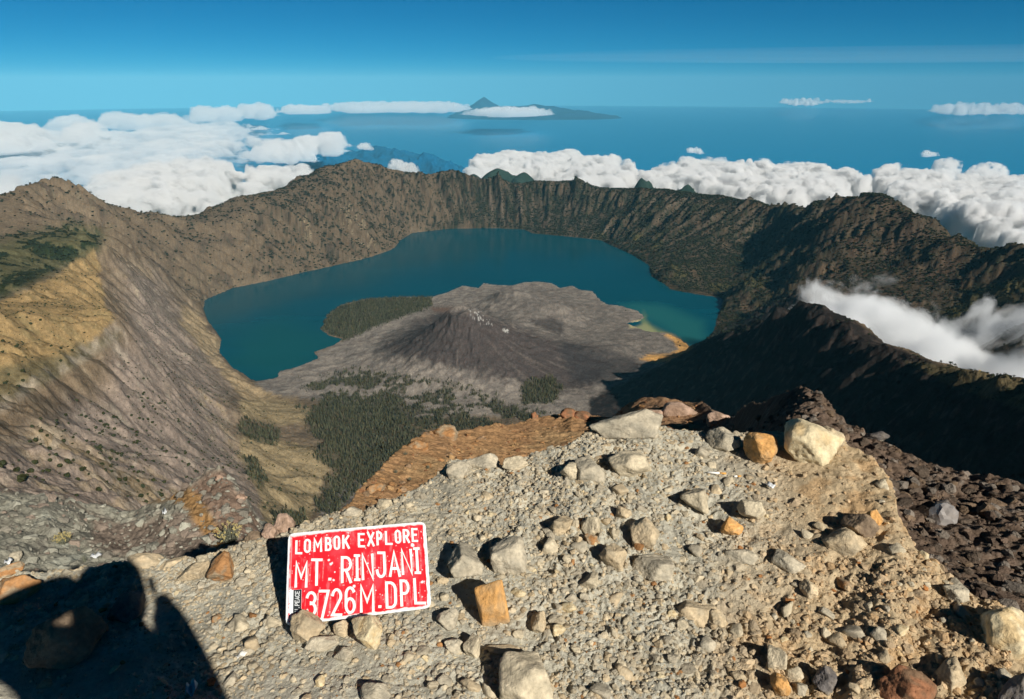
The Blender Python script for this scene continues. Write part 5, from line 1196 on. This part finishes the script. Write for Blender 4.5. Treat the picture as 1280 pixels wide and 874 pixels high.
E = np.concatenate([Ft[:, [0, 1]], Ft[:, [1, 2]], Ft[:, [2, 3]], Ft[:, [3, 0]]]); key = E[:, 0].astype(np.int64) * 1000000 + E[:, 1]; rkey = E[:, 1].astype(np.int64) * 1000000 + E[:, 0]
bd = E[~np.isin(key, rkey)]; Fs = np.stack([bd[:, 1], bd[:, 0], bd[:, 0] + len(pl), bd[:, 1] + len(pl)], 1)
mesh_np('plate', Vall, np.concatenate([Ft, Fb, Fs]), M_plate, Call, parent=sign)
M_let = surf_mat('white_lettering', col=(.80, .80, .77), rough=.5, spec=.4, var=.10, scales=((60, 1.0),), bump=.15, bump_scales=((150, 1),), dist=.002)
M_ghost = simple('pale_paint_smear', (.80, .42, .42)); M_black = simple('sticker_black', (.02, .025, .03)); M_white = simple('sticker_white', (.75, .77, .78))
ZX0, ZY0 = 104., 210.; 
def zuv(zx, zy):
    """place on the sign from a close-up survey of it: left, right, top and bottom edges"""
    u = (zx - 104) / (1080 - 104); top = 210 - 95 * u; bot = 815 - 115 * u; return u, 1 - (zy - top) / (bot - top)
def glyphs(name, items, w, mat, lift, parent, rot=False):
    k = 0
    for ch, x0, x1, yt, yb in items:
        V, F = [], []
        for pl_ in GL[ch]:
            # physical coordinates (metres along the plate)
            q = []
            for gx_, gy_ in pl_:
                if rot: zx, zy = x1 - (x1 - x0) * gy_, yb - (yb - yt) * gx_; zx = x0 + (x1 - x0) * (1 - gy_)
                else: zx, zy = x0 + (x1 - x0) * gx_, yb - (yb - yt) * gy_
                u, v = zuv(zx, zy); q.append((u * SW, v * SH))
            Lf, Rt = ribbon(q, w); h = lift + .00018 * (k % 4); k += 1; b_ = len(V); n = len(Lf)
            for a_, c_ in zip(Lf, Rt):
                for pt, hh in ((a_, h), (c_, h), (a_, 0.0002), (c_, 0.0002)): V.append(signP(pt[0] / SW, pt[1] / SH, hh) - SO)
            for i in range(n - 1):
                o0, o1 = b_ + 4 * i, b_ + 4 * i + 4
                F += [(o0 + 1, o1 + 1, o1, o0), (o0, o1, o1 + 2, o0 + 2), (o0 + 3, o1 + 3, o1 + 1, o0 + 1)]
            F += [(b_, b_ + 2, b_ + 3, b_ + 1), (b_ + 4 * n - 4, b_ + 4 * n - 3, b_ + 4 * n - 1, b_ + 4 * n - 2)]
        obj_py(name, V, F, mat, parent)
def line(chars): return [(c, x0, x1, yt, yb) for c, x0, x1, yt, yb in chars]
glyphs('letter', l1, .0070, M_let, .0026, sign); glyphs('letter', l2, .0086, M_let, .0026, sign); glyphs('letter', l3, .0086, M_let, .0026, sign)
V = []; stk = empty_st = obj_py('sticker', [signP(*zuv(x, y), .0008) - SO for x, y in ((112, 588), (212, 578), (211, 722), (112, 745))], [(3, 2, 1, 0)], M_white, sign)
patchb = obj_py('printed_panel', [signP(*zuv(x, y), .0012) - SO for x, y in ((155, 584), (211, 579), (210, 720), (155, 735))], [(3, 2, 1, 0)], M_black, stk)
PE = 'N.PEACE'; its = []
for i, ch in enumerate(PE): y1_ = 722 - i * 19.5; its.append((ch, 168, 196, y1_ - 13, y1_))
glyphs('printed_letter', its, .0018, M_white, .0016, stk, rot=True)
print('sign', round(time.time() - T0, 1))

# ================================================================== SMALL THINGS
def tube(p0, p1, r0, r1, n=12):
    p0, p1 = Vector(p0), Vector(p1); d = (p1 - p0).normalized(); u = d.orthogonal().normalized(); v = d.cross(u); V = []
    for p_, r_ in ((p0, r0), (p1, r1)):
        for i in range(n): t = 2 * math.pi * i / n; V.append(p_ + (u * math.cos(t) + v * math.sin(t)) * r_)
    return V, [(i, (i + 1) % n, n + (i + 1) % n, n + i) for i in range(n)] + [tuple(range(n))[::-1], tuple(range(n, 2 * n))]
M_paper = surf_mat('cigarette_paper', col=(.8, .78, .72), bump=0, var=.05, rough=.8); M_filter = surf_mat('cigarette_filter', col=(.62, .32, .08), bump=0, var=.1, rough=.8)
for px, py, ln_, ff, ang, lb in ((884, 593, .075, .35, -.12, 'long cigarette stub with an orange filter on the gravel'), (917, 597, .030, .55, -.05, 'short cigarette stub right of the long one')):
    x, y, z, s = hit_near(px, py); e = empty('cigarette_stub', (x, y, z + .006)); tag(e, lb, 'cigarette stub'); d = Vector((math.cos(ang), math.sin(ang), 0))
    V, F = tube((0, 0, 0), d * ln_ * (1 - ff), .0042, .0042); obj_py('paper', V, F, M_paper, e, True); V, F = tube(d * ln_ * (1 - ff) + d * .0002, d * ln_, .0043, .0043); obj_py('filter', V, F, M_filter, e, True)
def scrap(px, py, wpx, hpx, ang, mat, name, label, cat, hit=hit_near, seed=1):
    x, y, z, s = hit(px, py); w = wpx / 849 * s; h = hpx / 849 * s / .6; g = np.random.default_rng(seed); V = []; n = 7
    for j in range(4):
        for i in range(n):
            u, v = i / (n - 1) - .5, j / 3 - .5; V.append((u * w * math.cos(ang) - v * h * math.sin(ang), u * w * math.sin(ang) + v * h * math.cos(ang), .25 * h * math.sin(i * 1.3 + j) + .35 * h * abs(v)))
    o = obj_py(name, V, [(j * n + i, j * n + i + 1, (j + 1) * n + i + 1, (j + 1) * n + i) for j in range(3) for i in range(n - 1)], mat, None, True); o.location = (x, y, z + .3 * h + .003)
    sm_ = o.modifiers.new('thickness', 'SOLIDIFY'); sm_.thickness = max(.0006, s * .0002); return tag(o, label, cat)
M_blue = simple('pale_blue_plastic', (.30, .55, .62), .35)
scrap(303, 823, 13, 4, .8, M_paper, 'paper_scrap', 'white folded paper scrap on the gravel left below the sign', 'litter')
scrap(241, 868, 12, 12, .3, M_blue, 'plastic_scrap', 'pale blue plastic scrap in the shadow at the bottom edge', 'litter')
scrap(962, 612, 8, 6, .2, M_white, 'paper_scrap', 'tiny white scrap near the cream boulder', 'litter')
scrap(121, 699, 11, 5, .1, M_white, 'paper_scrap', 'white scrap on the grey rubble left of the shadow', 'litter', hit_mid)
scrap(12, 706, 8, 6, .5, M_white, 'paper_scrap', 'white scrap on the grey rubble at the far left edge', 'litter', hit_mid)
scrap(207, 645, 5, 7, .5, M_white, 'paper_scrap', 'white scrap high on the left rubble crest', 'litter', hit_mid)
# crumpled bag caught on the dark scree
x, y, z, s = hit_mid(1178, 652); g = np.random.default_rng(5)
W, F = ico(3); k = W * (1 + .45 * fbm3(W * 1.6 + 3, 4)[:, None]) * np.array([30, 24, 34]) / 849 * s * .55; m_, nt, b = new_mat('thin_clear_plastic'); b.inputs['Base Color'].default_value = (.45, .42, .40, 1); b.inputs['Roughness'].default_value = .35; b.inputs['Alpha'].default_value = .55
o = mesh_np('plastic_bag', k, F, m_, smooth=False); o.location = (x, y, z + .04); tag(o, 'crumpled translucent plastic bag lying on the dark scree', 'bag')
# everlasting tufts
M_stem = surf_mat('grey_leaves', col=(.15, .155, .11), bump=0, var=.3, scales=((30, 1),), rough=1); M_flower = surf_mat('dry_yellow_flowers', col=(.45, .37, .16), bump=0, var=.3, scales=((60, 1),), rough=1)
def tuft(px, py, wpx, hpx, flowers, label, seed, hit=hit_mid, name='alpine_tuft'):
    x, y, z, s = hit(px, py + hpx * .4); w = wpx / 849 * s; h = hpx / 849 * s; g = np.random.default_rng(seed); e = empty(name, (x, y, z)); tag(e, label, 'plant'); V, F, V2, F2 = [], [], [], []
    for i in range(70):
        a = g.uniform(0, 6.28); t = g.random() ** .6; tip = np.array([math.cos(a) * w * .5 * t, math.sin(a) * w * .4 * t, h * g.uniform(.55, 1.0) * (1 - .4 * t)]); root = tip * np.array([.3, .3, 0])
        side = np.array([-math.sin(a), math.cos(a), 0]) * w * .012; b_ = len(V); V += [root - side, root + side, tip]; F.append((b_, b_ + 1, b_ + 2))
        for k in range(7):
            q = root + (tip - root) * (.3 + .1 * k); ll = g.normal(size=3); ll *= w * .075 / np.linalg.norm(ll); mm_ = np.cross(ll, g.normal(size=3)); mm_ *= w * .02 / np.linalg.norm(mm_); b_ = len(V)
            V += [q, q + ll * .5 + mm_, q + ll, q + ll * .5 - mm_]; F.append((b_, b_ + 1, b_ + 2, b_ + 3))
        if flowers and g.random() < .7:
            for k in range(5):
                q = tip + g.normal(size=3) * w * .025; r_ = w * .022
                b_ = len(V2); V2 += [q + np.array(v_) * r_ for v_ in ((1, 0, 0), (0, 1, 0), (-1, 0, 0), (0, -1, 0), (0, 0, 1), (0, 0, -1))]
                F2 += [(b_ + i0, b_ + i1, b_ + 4) for i0, i1 in ((0, 1), (1, 2), (2, 3), (3, 0))] + [(b_ + i1, b_ + i0, b_ + 5) for i0, i1 in ((0, 1), (1, 2), (2, 3), (3, 0))]
    obj_py('foliage', V, F, M_stem, e)
    if flowers: obj_py('flower_heads', V2, F2, M_flower, e)
tuft(288, 666, 34, 34, True, 'grey green tuft with pale yellow flowers beside the orange streak', 1)
tuft(80, 673, 24, 18, True, 'low tuft with dry yellow flowers on the grey rubble', 2)
tuft(106, 697, 8, 14, False, 'thin dry sprig on the grey rubble behind the shadow', 3)
for i, (px, py) in enumerate(((495, 589), (512, 598), (535, 583), (507, 566), (458, 618), (528, 606))):
    tuft(px, py, 7, 6, False, ['small grey shrub near the top of the orange slope ledge', 'small grey shrub in the middle of the orange slope', 'small shrub furthest right on the orange slope', 'small shrub under the ragged orange crag', 'small shrub at the low left end of the orange slope', 'small shrub just above the gravel crest on the orange slope'][i], 10 + i)

# ================================================================== THE PHOTOGRAPHER (stands behind the lens; seen as a shadow)
def skin(name, nodes, bones, mat, parent=None, root=0, sub=2):
    me = bpy.data.meshes.new(name); me.from_pydata([n[:3] for n in nodes], bones, []); o = bpy.data.objects.new(name, me); COL.objects.link(o)
    if parent: o.parent = parent
    sk_ = o.modifiers.new('skin', 'SKIN')
    for i, n in enumerate(nodes):
        rdi = n[3] if isinstance(n[3], tuple) else (n[3], n[3]); me.skin_vertices[0].data[i].radius = rdi; me.skin_vertices[0].data[i].use_root = (i == root)
    ss = o.modifiers.new('smooth', 'SUBSURF'); ss.levels = sub; ss.render_levels = sub; me.materials.append(mat); return o
M_skin = simple('skin', (.35, .2, .13), .6); M_jacket = surf_mat('dark_jacket_cloth', col=(.03, .045, .07), rough=.85, bump=.3, bump_scales=((60, 1),), dist=.004, var=.15); M_trou = surf_mat('grey_trouser_cloth', col=(.08, .075, .065), rough=.9, var=.15, bump=0)
G = -1.63; PXo, PYo = 0.02, -0.17
pn = [(0, -.02, .96, (.13, .11)), (0, -.01, 1.20, (.15, .11)), (0, 0, 1.42, (.13, .10)), (0, .02, 1.50, .058), (0, .045, 1.60, (.072, .088)), (0, .045, 1.70, (.07, .085)),
      (-.18, 0, 1.42, .055), (-.46, .02, 1.50, .045), (-.12, .12, 1.585, .034), (.16, 0, 1.42, .055), (.20, .05, 1.20, .045), (.10, .12, 1.56, .034),
      (-.10, 0, .90, .085), (-.12, .02, .50, .06), (-.13, -.02, .10, .045), (-.13, .10, .04, .04), (.10, 0, .90, .085), (.13, .03, .50, .06), (.14, -.02, .10, .045), (.14, .10, .04, .04)]
pb_ = [(0, 1), (1, 2), (2, 3), (3, 4), (4, 5), (2, 6), (6, 7), (7, 8), (2, 9), (9, 10), (10, 11), (0, 12), (12, 13), (13, 14), (14, 15), (0, 16), (16, 17), (17, 18), (18, 19)]
person = skin('person', pn, pb_, M_skin); person.location = (PXo, PYo, G); tag(person, 'photographer in a dark jacket and hood holding a camera to the eye', 'person')
jn = [(-.09, -.02, .82, (.21, .17)), (-.07, -.01, 1.10, (.20, .16)), (-.03, -.01, 1.34, (.19, .145)), (0, -.01, 1.47, (.11, .10)), (-.22, -.01, 1.43, .105), (-.50, .01, 1.50, .10), (-.17, .10, 1.60, .075), (.15, -.01, 1.41, .085), (.20, .05, 1.20, .07), (.11, .10, 1.54, .05)]
jk = skin('jacket', jn, [(0, 1), (1, 2), (2, 3), (2, 4), (4, 5), (5, 6), (2, 7), (7, 8), (8, 9)], M_jacket, person)
skin('trousers', [(0, -.01, .92, (.17, .14)), (-.11, 0, .85, .11), (-.12, .02, .50, .085), (-.13, -.02, .13, .07), (.11, 0, .85, .11), (.13, .03, .50, .085), (.14, -.02, .13, .07)], [(0, 1), (1, 2), (2, 3), (0, 4), (4, 5), (5, 6)], M_trou, person)
skin('hood', [(0, -.02, 1.50, .11), (0, .01, 1.60, (.125, .125)), (0, .01, 1.71, (.125, .12)), (0, -.01, 1.78, .09)], [(0, 1), (1, 2), (2, 3)], M_jacket, person)
for sx_ in (-1, 1):
    bn = [(sx_ * .135, -.05, .06, .055), (sx_ * .135, .04, .05, .05), (sx_ * .135, .13, .035, .04)]; skin('boot', bn, [(0, 1), (1, 2)], M_jacket, person)
    hx_ = -.105 if sx_ < 0 else .085; hz_ = 1.60 if sx_ < 0 else 1.575
    for f_ in range(4):
        skin('finger', [(hx_, .12, hz_ + .012 * f_ - .02, .010), (hx_ - sx_ * -.0 + (-sx_) * .012, .145, hz_ + .016 * f_ - .022, .009), (hx_ - sx_ * .035, .150, hz_ + .015 * f_ - .022, .008)], [(0, 1), (1, 2)], M_skin, person, sub=1)
pc_ = empty('photo_camera', (0, -.045, -.0)); tag(pc_, 'black camera held to the photographer eye', 'camera')
bmx = bmesh.new(); bmesh.ops.create_cube(bmx, size=1); bmesh.ops.scale(bmx, vec=(.13, .05, .085), verts=bmx.verts); bmesh.ops.bevel(bmx, geom=bmx.edges[:], offset=.008, segments=2, affect='EDGES')
me = bpy.data.meshes.new('camera_body'); bmx.to_mesh(me); me.materials.append(M_black); o = bpy.data.objects.new('camera_body', me); COL.objects.link(o); o.parent = pc_; o.location = (0, -.02, 0)
V, F = tube((0, 0.006, 0), (0, .040, 0), .032, .034, 24); obj_py('lens', V, F, M_black, pc_)
print('done', round(time.time() - T0, 1))
